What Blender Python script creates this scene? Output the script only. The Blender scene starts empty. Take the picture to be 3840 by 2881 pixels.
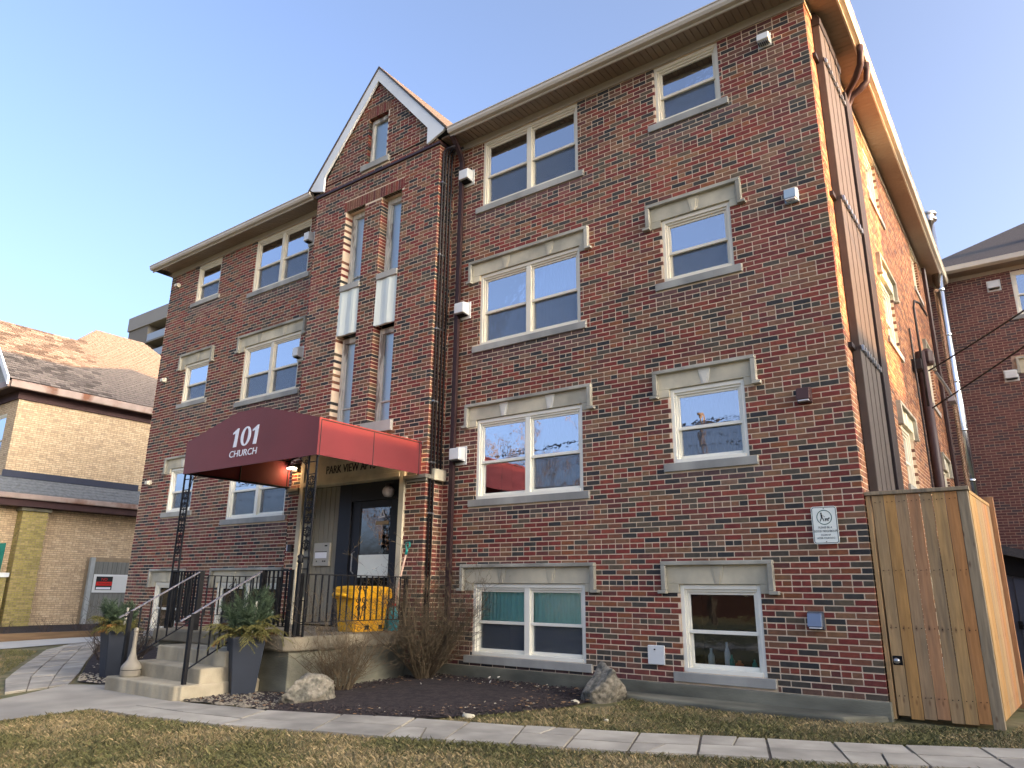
import bpy, math, random
import numpy as np
from mathutils import Vector, Matrix
random.seed(7); rng = np.random.default_rng(7)
R = math.radians
scene = bpy.context.scene
COL = scene.collection

# ------------------------------------------------------------------ camera
F_PX, YAW, PITCH, ROLL = 2714.5, 0.632105, 0.27797, 0.011055
CAM = Vector((1.593, -8.748, 1.056))
cy, sy, cp, sp = math.cos(YAW), math.sin(YAW), math.cos(PITCH), math.sin(PITCH)
FW = Vector((-sy*cp, cy*cp, sp)); RT = Vector((cy, sy, 0)); UP = RT.cross(FW)
RR = RT*math.cos(ROLL) + UP*math.sin(ROLL); UU = -RT*math.sin(ROLL) + UP*math.cos(ROLL)
cd = bpy.data.cameras.new('camera'); cam = bpy.data.objects.new('camera', cd); COL.objects.link(cam)
cd.sensor_width = 36; cd.sensor_fit = 'HORIZONTAL'; cd.lens = F_PX/3840*36; cd.clip_end = 2000; cd.clip_start = 0.05
cam.matrix_world = Matrix(((RR.x, UU.x, -FW.x, CAM.x), (RR.y, UU.y, -FW.y, CAM.y), (RR.z, UU.z, -FW.z, CAM.z), (0, 0, 0, 1)))
scene.camera = cam
# ------------------------------------------------------------------ sky, sun, exposure
SUN_EL, SUN_AZ = R(8.0), R(5.0)          # azimuth measured from +x towards +y
world = bpy.data.worlds.new('World'); scene.world = world; world.use_nodes = True
nt = world.node_tree; nt.nodes.clear()
sky = nt.nodes.new('ShaderNodeTexSky'); sky.sky_type = 'NISHITA'; sky.sun_disc = False
sky.sun_elevation = SUN_EL; sky.sun_rotation = R(90) - SUN_AZ
sky.altitude = 100; sky.air_density = 0.36; sky.dust_density = 8.0; sky.ozone_density = 1.0
bg = nt.nodes.new('ShaderNodeBackground'); bg.inputs['Strength'].default_value = 0.15
wo = nt.nodes.new('ShaderNodeOutputWorld')
nt.links.new(sky.outputs[0], bg.inputs[0]); nt.links.new(bg.outputs[0], wo.inputs[0])
sl = bpy.data.lights.new('sun', 'SUN'); so = bpy.data.objects.new('sun', sl); COL.objects.link(so)
sl.energy = 2.4; sl.angle = R(0.5); sl.color = (1.0, 0.50, 0.19)
sdir = Vector((math.cos(SUN_EL)*math.cos(SUN_AZ), math.cos(SUN_EL)*math.sin(SUN_AZ), math.sin(SUN_EL)))
so.rotation_euler = sdir.to_track_quat('Z', 'Y').to_euler(); so.location = sdir*40
vs = scene.view_settings
vs.view_transform = 'Standard'; vs.look = 'None'; vs.gamma = 1; vs.exposure = 2.95; vs.use_curve_mapping = False
scene.render.engine = 'CYCLES'
scene.cycles.max_bounces = 8; scene.cycles.transparent_max_bounces = 24
scene.cycles.use_denoising = True

# ------------------------------------------------------------------ helpers
def S(r, g, b):
    f = lambda c: (c/255/12.92) if c <= 10.3 else ((c/255+0.055)/1.055)**2.4
    return (f(r), f(g), f(b))
MATS = {}
def mat(name, col, rough=.8, var=.12, scale=6, bump=.15, bscale=80, metal=0, stretch=(1, 1, 1), col2=None, spec=.3, attr=False, thresh=None, rnd=0.0, sheen=0):
    """procedural material: base colour with noise variation, optional second colour in patches, bump"""
    m = bpy.data.materials.new(name); m.use_nodes = True
    n = m.node_tree.nodes; l = m.node_tree.links; p = n['Principled BSDF']
    p.inputs['Roughness'].default_value = rough; p.inputs['Metallic'].default_value = metal
    p.inputs['Specular IOR Level'].default_value = spec
    if sheen: p.inputs['Sheen Weight'].default_value = sheen
    tc = n.new('ShaderNodeTexCoord'); mp = n.new('ShaderNodeMapping'); mp.inputs['Scale'].default_value = stretch
    oi = n.new('ShaderNodeObjectInfo')
    add = n.new('ShaderNodeVectorMath'); add.operation = 'ADD'
    sc = n.new('ShaderNodeVectorMath'); sc.operation = 'SCALE'; sc.inputs[3].default_value = 1.0
    mul = n.new('ShaderNodeMath'); mul.operation = 'MULTIPLY'; mul.inputs[1].default_value = 57.0
    l.new(oi.outputs['Random'], mul.inputs[0])
    cmb = n.new('ShaderNodeCombineXYZ'); l.new(mul.outputs[0], cmb.inputs[0]); l.new(mul.outputs[0], cmb.inputs[1])
    l.new(tc.outputs['Object'], mp.inputs[0]); l.new(mp.outputs[0], add.inputs[0]); l.new(cmb.outputs[0], add.inputs[1])
    def noise(s, det=4):
        t = n.new('ShaderNodeTexNoise'); t.inputs['Scale'].default_value = s; t.inputs['Detail'].default_value = det
        l.new(add.outputs[0], t.inputs['Vector']); return t
    if attr:
        at = n.new('ShaderNodeAttribute'); at.attribute_name = 'Col'; base = at.outputs['Color']
    else:
        rgb = n.new('ShaderNodeRGB'); rgb.outputs[0].default_value = tuple(col)+(1,); base = rgb.outputs[0]
    if col2:
        t = noise(scale*.35, 5); rp = n.new('ShaderNodeValToRGB')
        a, b = thresh or (.42, .62)
        rp.color_ramp.elements[0].position = a; rp.color_ramp.elements[1].position = b
        l.new(t.outputs[0], rp.inputs[0])
        mx = n.new('ShaderNodeMixRGB'); mx.inputs[2].default_value = (*col2, 1)
        l.new(rp.outputs[0], mx.inputs[0]); l.new(base, mx.inputs[1]); base = mx.outputs[0]
    t = noise(scale); mr = n.new('ShaderNodeMapRange')
    mr.inputs[1].default_value = .25; mr.inputs[2].default_value = .75
    mr.inputs[3].default_value = 1-var*1.6; mr.inputs[4].default_value = 1+var*1.6
    l.new(t.outputs[0], mr.inputs[0])
    fac = mr.outputs[0]
    if rnd:
        m2 = n.new('ShaderNodeMapRange'); m2.inputs[3].default_value = 1-rnd; m2.inputs[4].default_value = 1+rnd
        l.new(oi.outputs['Random'], m2.inputs[0]); mm = n.new('ShaderNodeMath'); mm.operation = 'MULTIPLY'
        l.new(fac, mm.inputs[0]); l.new(m2.outputs[0], mm.inputs[1]); fac = mm.outputs[0]
    hs = n.new('ShaderNodeVectorMath'); hs.operation = 'SCALE'
    l.new(base, hs.inputs[0]); l.new(fac, hs.inputs[3]); l.new(hs.outputs[0], p.inputs['Base Color'])
    if bump:
        tb = noise(bscale, 6); bp = n.new('ShaderNodeBump'); bp.inputs['Strength'].default_value = bump; bp.inputs['Distance'].default_value = .01
        l.new(tb.outputs[0], bp.inputs['Height']); l.new(bp.outputs[0], p.inputs['Normal'])
    MATS[name] = m
    return m
def glass(name, refl, tint, wav=.02, rough=0.0):
    m = bpy.data.materials.new(name); m.use_nodes = True; n = m.node_tree.nodes; l = m.node_tree.links; n.remove(n['Principled BSDF'])
    out = n['Material Output']; tr = n.new('ShaderNodeBsdfTransparent'); tr.inputs[0].default_value = (*tint, 1)
    gl = n.new('ShaderNodeBsdfGlossy'); gl.inputs['Roughness'].default_value = rough; gl.inputs[0].default_value = (.95, .97, 1, 1)
    lw = n.new('ShaderNodeFresnel'); lw.inputs[0].default_value = 1.5
    ad = n.new('ShaderNodeMath'); ad.inputs[1].default_value = refl; ad.use_clamp = True; l.new(lw.outputs[0], ad.inputs[0])
    mx = n.new('ShaderNodeMixShader'); l.new(ad.outputs[0], mx.inputs[0]); l.new(tr.outputs[0], mx.inputs[1]); l.new(gl.outputs[0], mx.inputs[2])
    tc = n.new('ShaderNodeTexCoord'); t = n.new('ShaderNodeTexNoise'); t.inputs['Scale'].default_value = 7; l.new(tc.outputs['Object'], t.inputs['Vector'])
    bp = n.new('ShaderNodeBump'); bp.inputs['Strength'].default_value = wav; bp.inputs['Distance'].default_value = .05
    l.new(t.outputs[0], bp.inputs['Height']); l.new(bp.outputs[0], gl.inputs['Normal'])
    l.new(mx.outputs[0], out.inputs[0]); return m
def emit(name, col, st):
    m = bpy.data.materials.new(name); m.use_nodes = True; p = m.node_tree.nodes['Principled BSDF']
    p.inputs['Base Color'].default_value = (*col, 1); p.inputs['Emission Color'].default_value = (*col, 1); p.inputs['Emission Strength'].default_value = st; return m

WL = {}
def wloc(o): return WL.get(o.name, Vector((0, 0, 0)))
def tag(o, label=None, cat=None, group=None, kind=None):
    if label: o['label'] = label
    if cat: o['category'] = cat
    if group: o['group'] = group
    if kind: o['kind'] = kind
    return o
def thing(name, loc, label=None, cat=None, group=None, kind=None):
    o = bpy.data.objects.new(name, None); COL.objects.link(o); o.location = loc; o.empty_display_size = .2
    WL[o.name] = Vector(loc); return tag(o, label, cat, group, kind)
class MB:
    def __init__(s): s.v = []; s.f = []; s.m = []; s.c = []
    def face(s, pts, m=0, c=None):
        b = len(s.v); s.v += [tuple(p) for p in pts]; s.f.append(tuple(range(b, b+len(pts)))); s.m.append(m); s.c.append(c); return s
    def hexa(s, p, m=0, c=None, skip=()):
        b = len(s.v); s.v += [tuple(q) for q in p]
        for i, f in enumerate(((0, 3, 2, 1), (4, 5, 6, 7), (0, 1, 5, 4), (1, 2, 6, 5), (2, 3, 7, 6), (3, 0, 4, 7))):
            if i in skip: continue
            s.f.append(tuple(b+k for k in f)); s.m.append(m); s.c.append(c)
        return s
    def box(s, x0, x1, y0, y1, z0, z1, m=0, c=None):
        x0, x1 = min(x0, x1), max(x0, x1); y0, y1 = min(y0, y1), max(y0, y1); z0, z1 = min(z0, z1), max(z0, z1)
        return s.hexa([(x0, y0, z0), (x1, y0, z0), (x1, y1, z0), (x0, y1, z0), (x0, y0, z1), (x1, y0, z1), (x1, y1, z1), (x0, y1, z1)], m, c)
    def bar(s, a, b, w, h, m=0, up=(0, 0, 1)):
        a = Vector(a); b = Vector(b); d = (b-a).normalized(); u = Vector(up)
        if abs(d.dot(u)) > .99: u = Vector((0, 1, 0))
        r = d.cross(u).normalized()*w/2; t = r.cross(d).normalized()*h/2
        return s.hexa([a-r-t, a+r-t, a+r+t, a-r+t, b-r-t, b+r-t, b+r+t, b-r+t], m)
    def tube(s, pts, r, n=8, m=0, caps=True, sq=(1, 1)):
        pts = [Vector(p) for p in pts]; rs = r if isinstance(r, (list, tuple)) else [r]*len(pts); b = len(s.v); prev = None
        for i, p in enumerate(pts):
            d = (pts[min(i+1, len(pts)-1)]-pts[max(i-1, 0)])
            d = d.normalized() if d.length > 1e-9 else Vector((0, 0, 1))
            if prev is None:
                u = Vector((0, 0, 1)) if abs(d.z) < .9 else Vector((1, 0, 0)); a = d.cross(u).normalized()
            else:
                a = prev - d*prev.dot(d); a = a.normalized() if a.length > 1e-6 else d.cross(Vector((0, 0, 1))).normalized()
            prev = a; e = d.cross(a)
            for k in range(n):
                t = 2*math.pi*(k+.5)/n; s.v.append(tuple(p + (a*math.cos(t)*sq[0]+e*math.sin(t)*sq[1])*rs[i]))
        for i in range(len(pts)-1):
            for k in range(n):
                s.f.append((b+i*n+k, b+i*n+(k+1) % n, b+(i+1)*n+(k+1) % n, b+(i+1)*n+k)); s.m.append(m); s.c.append(None)
        if caps:
            s.f.append(tuple(b+k for k in reversed(range(n)))); s.m.append(m); s.c.append(None)
            s.f.append(tuple(b+(len(pts)-1)*n+k for k in range(n))); s.m.append(m); s.c.append(None)
        return s
    def prism(s, poly, y0, y1, m=0, axis='y'):
        """extrude a polygon of 2d points: axis y -> (x,z) ; x -> (y,z) ; z -> (x,y)"""
        def P(p, t): return {'y': (p[0], t, p[1]), 'x': (t, p[0], p[1]), 'z': (p[0], p[1], t)}[axis]
        n = len(poly); b = len(s.v); s.v += [P(p, y0) for p in poly]+[P(p, y1) for p in poly]
        s.f.append(tuple(range(b, b+n))); s.f.append(tuple(reversed(range(b+n, b+2*n)))); s.m += [m, m]; s.c += [None, None]
        for k in range(n):
            s.f.append((b+k, b+(k+1) % n, b+n+(k+1) % n, b+n+k)); s.m.append(m); s.c.append(None)
        return s
    def lathe(s, prof, c, n=16, m=0, closed=False):
        b = len(s.v)
        for r, z in prof:
            for k in range(n): t = 2*math.pi*k/n; s.v.append((c[0]+r*math.cos(t), c[1]+r*math.sin(t), c[2]+z))
        for i in range(len(prof)-1):
            for k in range(n): s.f.append((b+i*n+k, b+i*n+(k+1) % n, b+(i+1)*n+(k+1) % n, b+(i+1)*n+k)); s.m.append(m); s.c.append(None)
        s.f.append(tuple(b+k for k in reversed(range(n)))); s.m.append(m); s.c.append(None)
        s.f.append(tuple(b+(len(prof)-1)*n+k for k in range(n))); s.m.append(m); s.c.append(None)
        return s
    def build(s, name, mats, parent=None, smooth=False, bevel=0, recalc=True, label=None, kind=None):
        v = np.array(s.v, dtype=np.float64); ctr = (v.min(0)+v.max(0))/2
        me = bpy.data.meshes.new(name); me.from_pydata((v-ctr).tolist(), [], s.f)
        if not isinstance(mats, (list, tuple)): mats = [mats]
        for m in mats: me.materials.append(m)
        if len(mats) > 1: me.polygons.foreach_set('material_index', s.m)
        if any(c is not None for c in s.c):
            a = me.attributes.new('Col', 'FLOAT_COLOR', 'FACE')
            a.data.foreach_set('color', np.array([(*(c or (.5, .5, .5)), 1) for c in s.c], dtype=np.float32).ravel())
        if recalc:
            import bmesh
            bm = bmesh.new(); bm.from_mesh(me); bmesh.ops.recalc_face_normals(bm, faces=bm.faces); bm.to_mesh(me); bm.free()
        if smooth: me.polygons.foreach_set('use_smooth', [True]*len(me.polygons))
        o = bpy.data.objects.new(name, me); COL.objects.link(o)
        w = Vector(ctr)
        if parent is not None: o.parent = parent; o.location = w-wloc(parent)
        else: o.location = w
        WL[o.name] = w
        if bevel:
            bv = o.modifiers.new('bevel', 'BEVEL'); bv.width = bevel; bv.segments = 2; bv.limit_method = 'ANGLE'
        return tag(o, label, None, None, kind)
def copy_tree(o, parent=None, loc=None):
    c = o.copy(); COL.objects.link(c)
    if parent is not None: c.parent = parent
    if loc is not None: c.location = loc
    for ch in list(o.children): copy_tree(ch, c)
    return c
def text_mesh(txt, size, name, m, parent, origin, ux, uz, thick=.004, shear=0, off=0, align='CENTER', sx=1.0, space=1.0):
    """flat lettering as real thin geometry: ux = reading direction, uz = up"""
    cu = bpy.data.curves.new('t', 'FONT'); cu.body = txt; cu.size = size; cu.align_x = align; cu.shear = shear; cu.offset = off; cu.resolution_u = 3; cu.space_character = space
    cu.extrude = thick/2
    to = bpy.data.objects.new('t', cu); COL.objects.link(to)
    dg = bpy.context.evaluated_depsgraph_get(); dg.update(); me = bpy.data.meshes.new_from_object(to.evaluated_get(dg))
    bpy.data.objects.remove(to)
    ux = Vector(ux); uz = Vector(uz); nn = ux.cross(uz)
    mb = MB(); mb.v = [tuple(Vector(origin)+ux*(v.co.x*sx)+uz*v.co.y+nn*v.co.z) for v in me.vertices]
    mb.f = [tuple(p.vertices) for p in me.polygons]; mb.m = [0]*len(mb.f); mb.c = [None]*len(mb.f)
    bpy.data.meshes.remove(me)
    return mb.build(name, m, parent, recalc=False)
def gz(x, y): return -0.17+0.02*min(y, 0)

# ------------------------------------------------------------------ materials
M_brick = mat('brick', (.2, .1, .08), .85, .16, 18, .35, 160, attr=True)
M_mortar = mat('mortar', S(228, 206, 176), .95, .12, 5, .2, 120)
M_mortarY = mat('mortar_yellow', S(146, 130, 106), .95, .12, 5, .2, 120)
M_mortarD = mat('mortar_right', S(176, 150, 128), .95, .12, 5, .2, 120)
M_stone = mat('cast_stone', S(204, 194, 166), .9, .08, 4, .2, 60, col2=S(168, 162, 142))
M_stoneL = mat('keystone_stone', S(212, 208, 192), .9, .08, 5, .2, 60)
M_stoneG = mat('label_moulding_stone', S(176, 172, 156), .9, .1, 5, .2, 60, col2=S(138, 136, 124))
M_sill = mat('sill_stone', S(166, 164, 154), .9, .1, 3, .2, 60, stretch=(1, 1, .4), col2=S(138, 138, 132))
M_conc = mat('foundation_concrete', S(122, 120, 104), .95, .2, 3, .4, 40, col2=S(82, 83, 74), stretch=(.6, 1, 1.4))
M_step = mat('step_concrete', S(170, 160, 136), .92, .12, 4, .3, 60, col2=S(140, 132, 112))
M_slab = mat('platform_concrete', S(128, 120, 102), .92, .14, 4, .3, 60, col2=S(102, 97, 84))
M_vinyl = mat('white_window_frame', S(238, 234, 216), .5, .04, 3, .03, 30)
M_vinylO = mat('weathered_window_frame', S(222, 214, 192), .6, .04, 3, .05, 40)
M_oldw = mat('peeling_white_paint', S(206, 202, 188), .7, .12, 20, .3, 60, col2=S(138, 130, 120), thresh=(.52, .6), stretch=(1, 1, .3))
M_soffit = mat('soffit_metal', S(138, 122, 104), .5, .06, 2, .03, 30)
M_fascia = mat('fascia_metal', S(196, 188, 172), .45, .05, 2, .03, 30)
M_frieze = mat('frieze_board', S(172, 164, 150), .6, .06, 2, .05, 30)
M_verge = mat('white_bargeboard', S(214, 218, 216), .55, .05, 2, .05, 30)
M_shing = mat('dark_shingle', S(62, 64, 68), .95, .2, 30, .4, 100)
M_shingL = mat('brown_shingle', S(102, 94, 88), .95, .14, 10, .3, 90, rnd=.5)
M_iron = mat('black_iron', S(18, 19, 22), .6, .15, 20, .1, 60, spec=.2)
M_rail = mat('worn_rail_top', S(120, 116, 118), .35, .15, 20, .1, 60, spec=.5, metal=.3)
M_pipe = mat('brown_downspout', S(58, 42, 42), .5, .1, 8, .05, 40)
M_cond = mat('black_conduit', S(40, 36, 38), .5, .1, 8, .05, 40)
M_duct = mat('grey_line_cover', S(72, 66, 62), .6, .1, 6, .1, 40)
M_galv = mat('galvanised_metal', S(170, 174, 176), .3, .1, 4, .05, 30, metal=.8)
M_steel = mat('stainless_flue', S(205, 210, 214), .16, .05, 3, .02, 20, metal=1.0)
M_canopy = mat('burgundy_canvas', S(104, 32, 36), .7, .09, 1.5, .15, 400, sheen=.2)
M_globe = mat('frosted_globe', S(150, 146, 146), .4, .05, 3, 0)
M_white = mat('white_lettering', S(226, 228, 232), .6, .02, 3, 0)
M_ventw = mat('white_vent_plastic', S(214, 216, 212), .5, .05, 4, .03, 30)
M_dark = mat('dark_opening', S(14, 16, 20), .9, .1, 4, 0)
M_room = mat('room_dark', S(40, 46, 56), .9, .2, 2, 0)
M_board = mat('grey_green_boarding', S(128, 124, 110), .7, .06, 4, .1, 40, stretch=(4, 4, .4))
M_door = mat('dark_bronze_door', S(28, 31, 38), .5, .06, 4, .03, 40, spec=.3)
M_yel = mat('yellow_plastic', S(222, 164, 18), .5, .06, 5, .05, 40)
M_navy = mat('slate_blue_planter', S(38, 44, 54), .55, .06, 4, .05, 60)
M_teal = mat('teal_plastic', S(20, 140, 130), .45, .05, 5, 0)
M_teal2 = mat('turquoise_plastic', S(40, 160, 175), .4, .05, 5, 0)
M_pole = mat('pale_wood_pole', S(206, 172, 148), .6, .1, 10, .05, 40)
M_ash = mat('grey_receptacle', S(136, 130, 116), .6, .06, 6, .05, 40)
M_rock = mat('boulder_stone', S(126, 120, 106), .95, .34, 26, 1.0, 18, col2=S(92, 90, 80), thresh=(.45, .6))
M_twig = mat('bare_twig', S(90, 78, 60), .9, .2, 8, .1, 40)
M_twigd = mat('grey_twig', S(78, 68, 60), .9, .2, 8, .1, 40)
M_mulch = mat('dark_mulch', S(58, 50, 48), 1, .3, 30, .8, 60, col2=S(42, 37, 37))
M_soil = mat('soil_and_thatch', S(112, 104, 74), 1, .25, 6, .6, 40, col2=S(88, 88, 54))
M_grass = mat('grass_blade', (.1, .1, .04), .8, .1, 3, 0, attr=True)
M_flag = mat('flagstone', S(164, 158, 144), .92, .14, 3, .3, 50, col2=S(136, 131, 120), rnd=.10)
M_joint = mat('path_joint_sand', S(112, 104, 94), 1, .2, 10, .4, 60)
M_pad = mat('entry_concrete', S(160, 154, 140), .94, .10, 2, .25, 60, col2=S(140, 135, 124))
M_kerb = mat('pale_kerb', S(184, 180, 168), .9, .05, 2, .2, 60)
M_drive = mat('asphalt', S(92, 92, 94), .95, .1, 5, .4, 80)
M_peb = mat('pebble', S(138, 130, 114), .9, .1, 5, .1, 40, attr=False, rnd=.3)
M_leaf = mat('leaf_litter', S(140, 110, 78), .9, .2, 5, 0)
M_pine = mat('pine_needles', S(64, 80, 58), .8, .15, 6, 0)
M_pined = mat('drying_fir', S(108, 104, 58), .8, .2, 6, 0)
M_ptan = mat('dried_fir_tip', S(158, 118, 66), .8, .2, 6, 0)
M_birch = mat('birch_stick', S(206, 198, 184), .8, .15, 14, .2, 40)
M_ybrick = M_brick
M_brown = mat('brown_soffit', S(62, 42, 42), .7, .1, 4, .05, 30)
M_gutter = mat('rusty_gutter', S(150, 134, 124), .6, .12, 3, .1, 30, col2=S(112, 72, 50), thresh=(.5, .62))
M_wgrey = mat('weathered_board', S(116, 118, 112), .9, .12, 4, .3, 30, stretch=(6, 6, .3))
M_tow = mat('grey_render', S(116, 114, 108), .9, .05, .2, 0)
M_towd = mat('tower_shadow_glass', S(66, 66, 66), .5, .05, .2, 0)
M_bal = mat('balcony_glass', S(140, 152, 164), .4, .04, .2, 0)
M_tarp = mat('green_cloth', S(24, 104, 92), .7, .15, 8, .3, 12)
M_signw = mat('sign_white', S(230, 234, 222), .45, .03, 5, 0)
M_ink = mat('sign_ink', S(30, 34, 36), .6, .02, 5, 0)
M_green = mat('sign_green', S(24, 84, 74), .6, .02, 5, 0)
M_red = mat('sign_red', S(196, 40, 34), .6, .05, 5, 0)
M_shed = mat('dark_blue_siding', S(62, 68, 82), .7, .06, 4, .05, 30)
M_cable = mat('black_cable', S(22, 22, 24), .6, .1, 4, 0)
M_shelf = mat('mossy_stone', S(120, 116, 104), .9, .12, 6, .25, 50)
M_blind = mat('pale_blind', S(206, 210, 206), .8, .05, 2, .05, 40, stretch=(8, 1, .3))
M_mint = mat('mint_curtain', S(186, 240, 228), .8, .06, 3, .05, 30, stretch=(8, 1, .3))
M_scr = mat('insect_screen', S(78, 88, 98), .9, .05, 4, 0)
M_curt = mat('grey_curtain', S(120, 128, 138), .85, .1, 4, .1, 30, stretch=(10, 1, .2))
M_bark = mat('bark', S(92, 80, 68), .95, .2, 6, .3, 30)
G_up = glass('window_glass', .42, (.62, .66, .70), .012)
G_lo = glass('lower_window_glass', .32, (.66, .70, .74), .012)
G_lead = glass('textured_window_glass', -.02, (.95, .98, .97), .0, .35)
G_bs = glass('basement_window_glass', .015, (.86, .9, .9), .012)
G_door = glass('door_glass', .16, (.8, .8, .8))
def screen_mat():
    m = bpy.data.materials.new('screen_mesh'); m.use_nodes = True; n = m.node_tree.nodes; l = m.node_tree.links
    p = n['Principled BSDF']; p.inputs['Base Color'].default_value = (*S(96, 104, 112), 1); p.inputs['Roughness'].default_value = .9
    tr = n.new('ShaderNodeBsdfTransparent'); mx = n.new('ShaderNodeMixShader'); mx.inputs[0].default_value = .28
    l.new(tr.outputs[0], mx.inputs[1]); l.new(p.outputs[0], mx.inputs[2]); l.new(mx.outputs[0], n['Material Output'].inputs[0]); return m
M_screen = screen_mat()

# ------------------------------------------------------------------ bricks
C = 0.0667; BL = 0.2127; J = 0.0135
PAL = [(S(122, 58, 50), 16), (S(112, 54, 48), 13), (S(130, 68, 54), 11), (S(118, 78, 60), 16), (S(124, 88, 66), 10), (S(130, 96, 70), 5),
       (S(62, 60, 56), 9), (S(78, 72, 62), 9), (S(94, 82, 66), 8), (S(100, 60, 54), 9), (S(130, 80, 54), 4), (S(52, 52, 52), 5)]
PALS = [(S(154, 108, 80), 12), (S(138, 94, 70), 10), (S(164, 120, 86), 8), (S(124, 82, 64), 7), (S(108, 80, 68), 5)]
PALY = [(S(196, 174, 142), 12), (S(190, 168, 136), 10), (S(182, 160, 130), 7), (S(200, 180, 148), 6), (S(170, 150, 124), 2)]
PALR = [(S(112, 72, 68), 14), (S(100, 64, 62), 12), (S(118, 80, 74), 8), (S(90, 68, 68), 9), (S(80, 68, 70), 6)]
def pick(pal):
    return pal[int(rng.choice(len(pal), p=np.array([w for _, w in pal])/sum(w for _, w in pal)))][0]
def lay(U0, U1, Z0, Z1, ops, header=lambda c: c % 7 == 3, phase=0.0, base=0.0, clip=None, bl=BL, c_h=C):
    """list of brick faces (u0,u1,z0,z1,header?) of a wall in bond, openings cut out"""
    out = []
    for c in range(int(math.floor((Z0-base)/c_h+.5)), int(math.ceil((Z1-base)/c_h))):
        z0 = base+c*c_h; z1 = z0+c_h; zm = (z0+z1)/2
        if zm < Z0 or zm > Z1: continue
        u0, u1 = U0, U1
        if clip:
            k = clip(zm)
            if k is None: continue
            u0, u1 = max(u0, k[0]), min(u1, k[1])
            if u1-u0 < .04: continue
        segs = [(u0, u1)]
        for (a, b, q0, q1) in ops:
            if q0 < zm < q1:
                ns = []
                for (s, e) in segs:
                    if b <= s or a >= e: ns.append((s, e)); continue
                    if a-s > .02: ns.append((s, a))
                    if e-b > .02: ns.append((b, e))
                segs = ns
        hd = header(c); step = bl/2 if hd else bl; off = phase+(0 if hd else (bl/2 if c % 2 else 0))
        for (s, e) in segs:
            k = math.floor((s-off)/step)
            while off+k*step < e-.012:
                a = max(s, off+k*step); b = min(e, off+(k+1)*step)
                if b-a > .03: out.append((a+(J/2 if a > s+1e-6 else 0), b-(J/2 if b < e-1e-6 else 0), z0+J/2, z1-J/2, hd))
                k += 1
    return out
def emit_bricks(parent, bricks, O, U, N, pal, depth=.09, n_ind=0, score=None, mass_name='bricks', m=None, jit=.0007, mb=None, tint=None):
    """bricks as boxes; the n_ind best scored become objects of their own"""
    O = Vector(O); U = Vector(U); N = Vector(N); m = m or M_brick; Zv = Vector((0, 0, 1))
    idx = set()
    if n_ind:
        order = sorted(range(len(bricks)), key=lambda i: score(O+U*((bricks[i][0]+bricks[i][1])/2)+Zv*bricks[i][2]))
        idx = set(order[:n_ind])
    own = mb is None
    mb = mb or MB(); cache = {}
    for i, b in enumerate(bricks):
        c = pick(pal)
        if tint:
            tf, tg = tint((b[0]+b[1])/2, (b[2]+b[3])/2); tf = round(tf*16)/16; tg = round(tg*8)/8
            gr0 = sum(c)/3; c = tuple((q*(1-tg)+(gr0*.8+.03)*tg)*tf for q in c)
        j = max(-.002, min(.002, float(rng.normal(0, jit))))
        if i in idx:
            key = (round(b[1]-b[0], 2), c)
            if key not in cache:
                w = (b[1]-b[0])/2; h = (b[3]-b[2])/2; t = MB()
                P = lambda u, n, z: U*u+N*n+Zv*z
                t.hexa([P(-w, 0, -h), P(w, 0, -h), P(w, -depth, -h), P(-w, -depth, -h), P(-w, 0, h), P(w, 0, h), P(w, -depth, h), P(-w, -depth, h)], 0, c)
                me = bpy.data.meshes.new('brick'); me.from_pydata(t.v, [], t.f); me.materials.append(m)
                a = me.attributes.new('Col', 'FLOAT_COLOR', 'FACE'); a.data.foreach_set('color', np.array([(*c, 1)]*6, dtype=np.float32).ravel())
                import bmesh
                bm = bmesh.new(); bm.from_mesh(me); bmesh.ops.recalc_face_normals(bm, faces=bm.faces); bm.to_mesh(me); bm.free()
                cache[key] = me
            o = bpy.data.objects.new('brick', cache[key]); COL.objects.link(o); o.parent = parent
            o.location = O+U*((b[0]+b[1])/2)+Zv*((b[2]+b[3])/2)+N*j-wloc(parent)
        else:
            P = lambda u, n, z: O+U*u+N*n+Zv*z
            mb.hexa([P(b[0], j, b[2]), P(b[1], j, b[2]), P(b[1], -depth, b[2]), P(b[0], -depth, b[2]), P(b[0], j, b[3]), P(b[1], j, b[3]), P(b[1], -depth, b[3]), P(b[0], -depth, b[3])], 0, c)
    if own and mb.f: mb.build(mass_name, m, parent, recalc=True, kind='stuff')
    return mb
def wall_grid(mb, O, U, N, U0, U1, Z0, Z1, ops, back=.005, reveal=.12, m=0):
    """mortar face with rectangular holes and reveals"""
    O = Vector(O); U = Vector(U); N = Vector(N); Zv = Vector((0, 0, 1))
    us = sorted({U0, U1, *[min(max(v, U0), U1) for o in ops for v in o[:2]]}); zs = sorted({Z0, Z1, *[min(max(v, Z0), Z1) for o in ops for v in o[2:4]]})
    P = lambda u, z, n=back: O+U*u+Zv*z-N*n
    for i in range(len(us)-1):
        for k in range(len(zs)-1):
            um, zm = (us[i]+us[i+1])/2, (zs[k]+zs[k+1])/2
            if any(o[0] < um < o[1] and o[2] < zm < o[3] for o in ops): continue
            mb.face([P(us[i], zs[k]), P(us[i+1], zs[k]), P(us[i+1], zs[k+1]), P(us[i], zs[k+1])], m)
    for (a, b, q0, q1) in ops:
        r = reveal
        e = .004; A_, B_, C_, D_ = a-e, b+e, q0-e, q1+e
        mb.face([P(A_, C_), P(A_, D_), P(A_, D_, r), P(A_, C_, r)], m); mb.face([P(B_, C_), P(B_, C_, r), P(B_, D_, r), P(B_, D_)], m)
        mb.face([P(A_, D_), P(B_, D_), P(B_, D_, r), P(A_, D_, r)], m); mb.face([P(A_, C_), P(A_, C_, r), P(B_, C_, r), P(B_, C_)], m)
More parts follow.
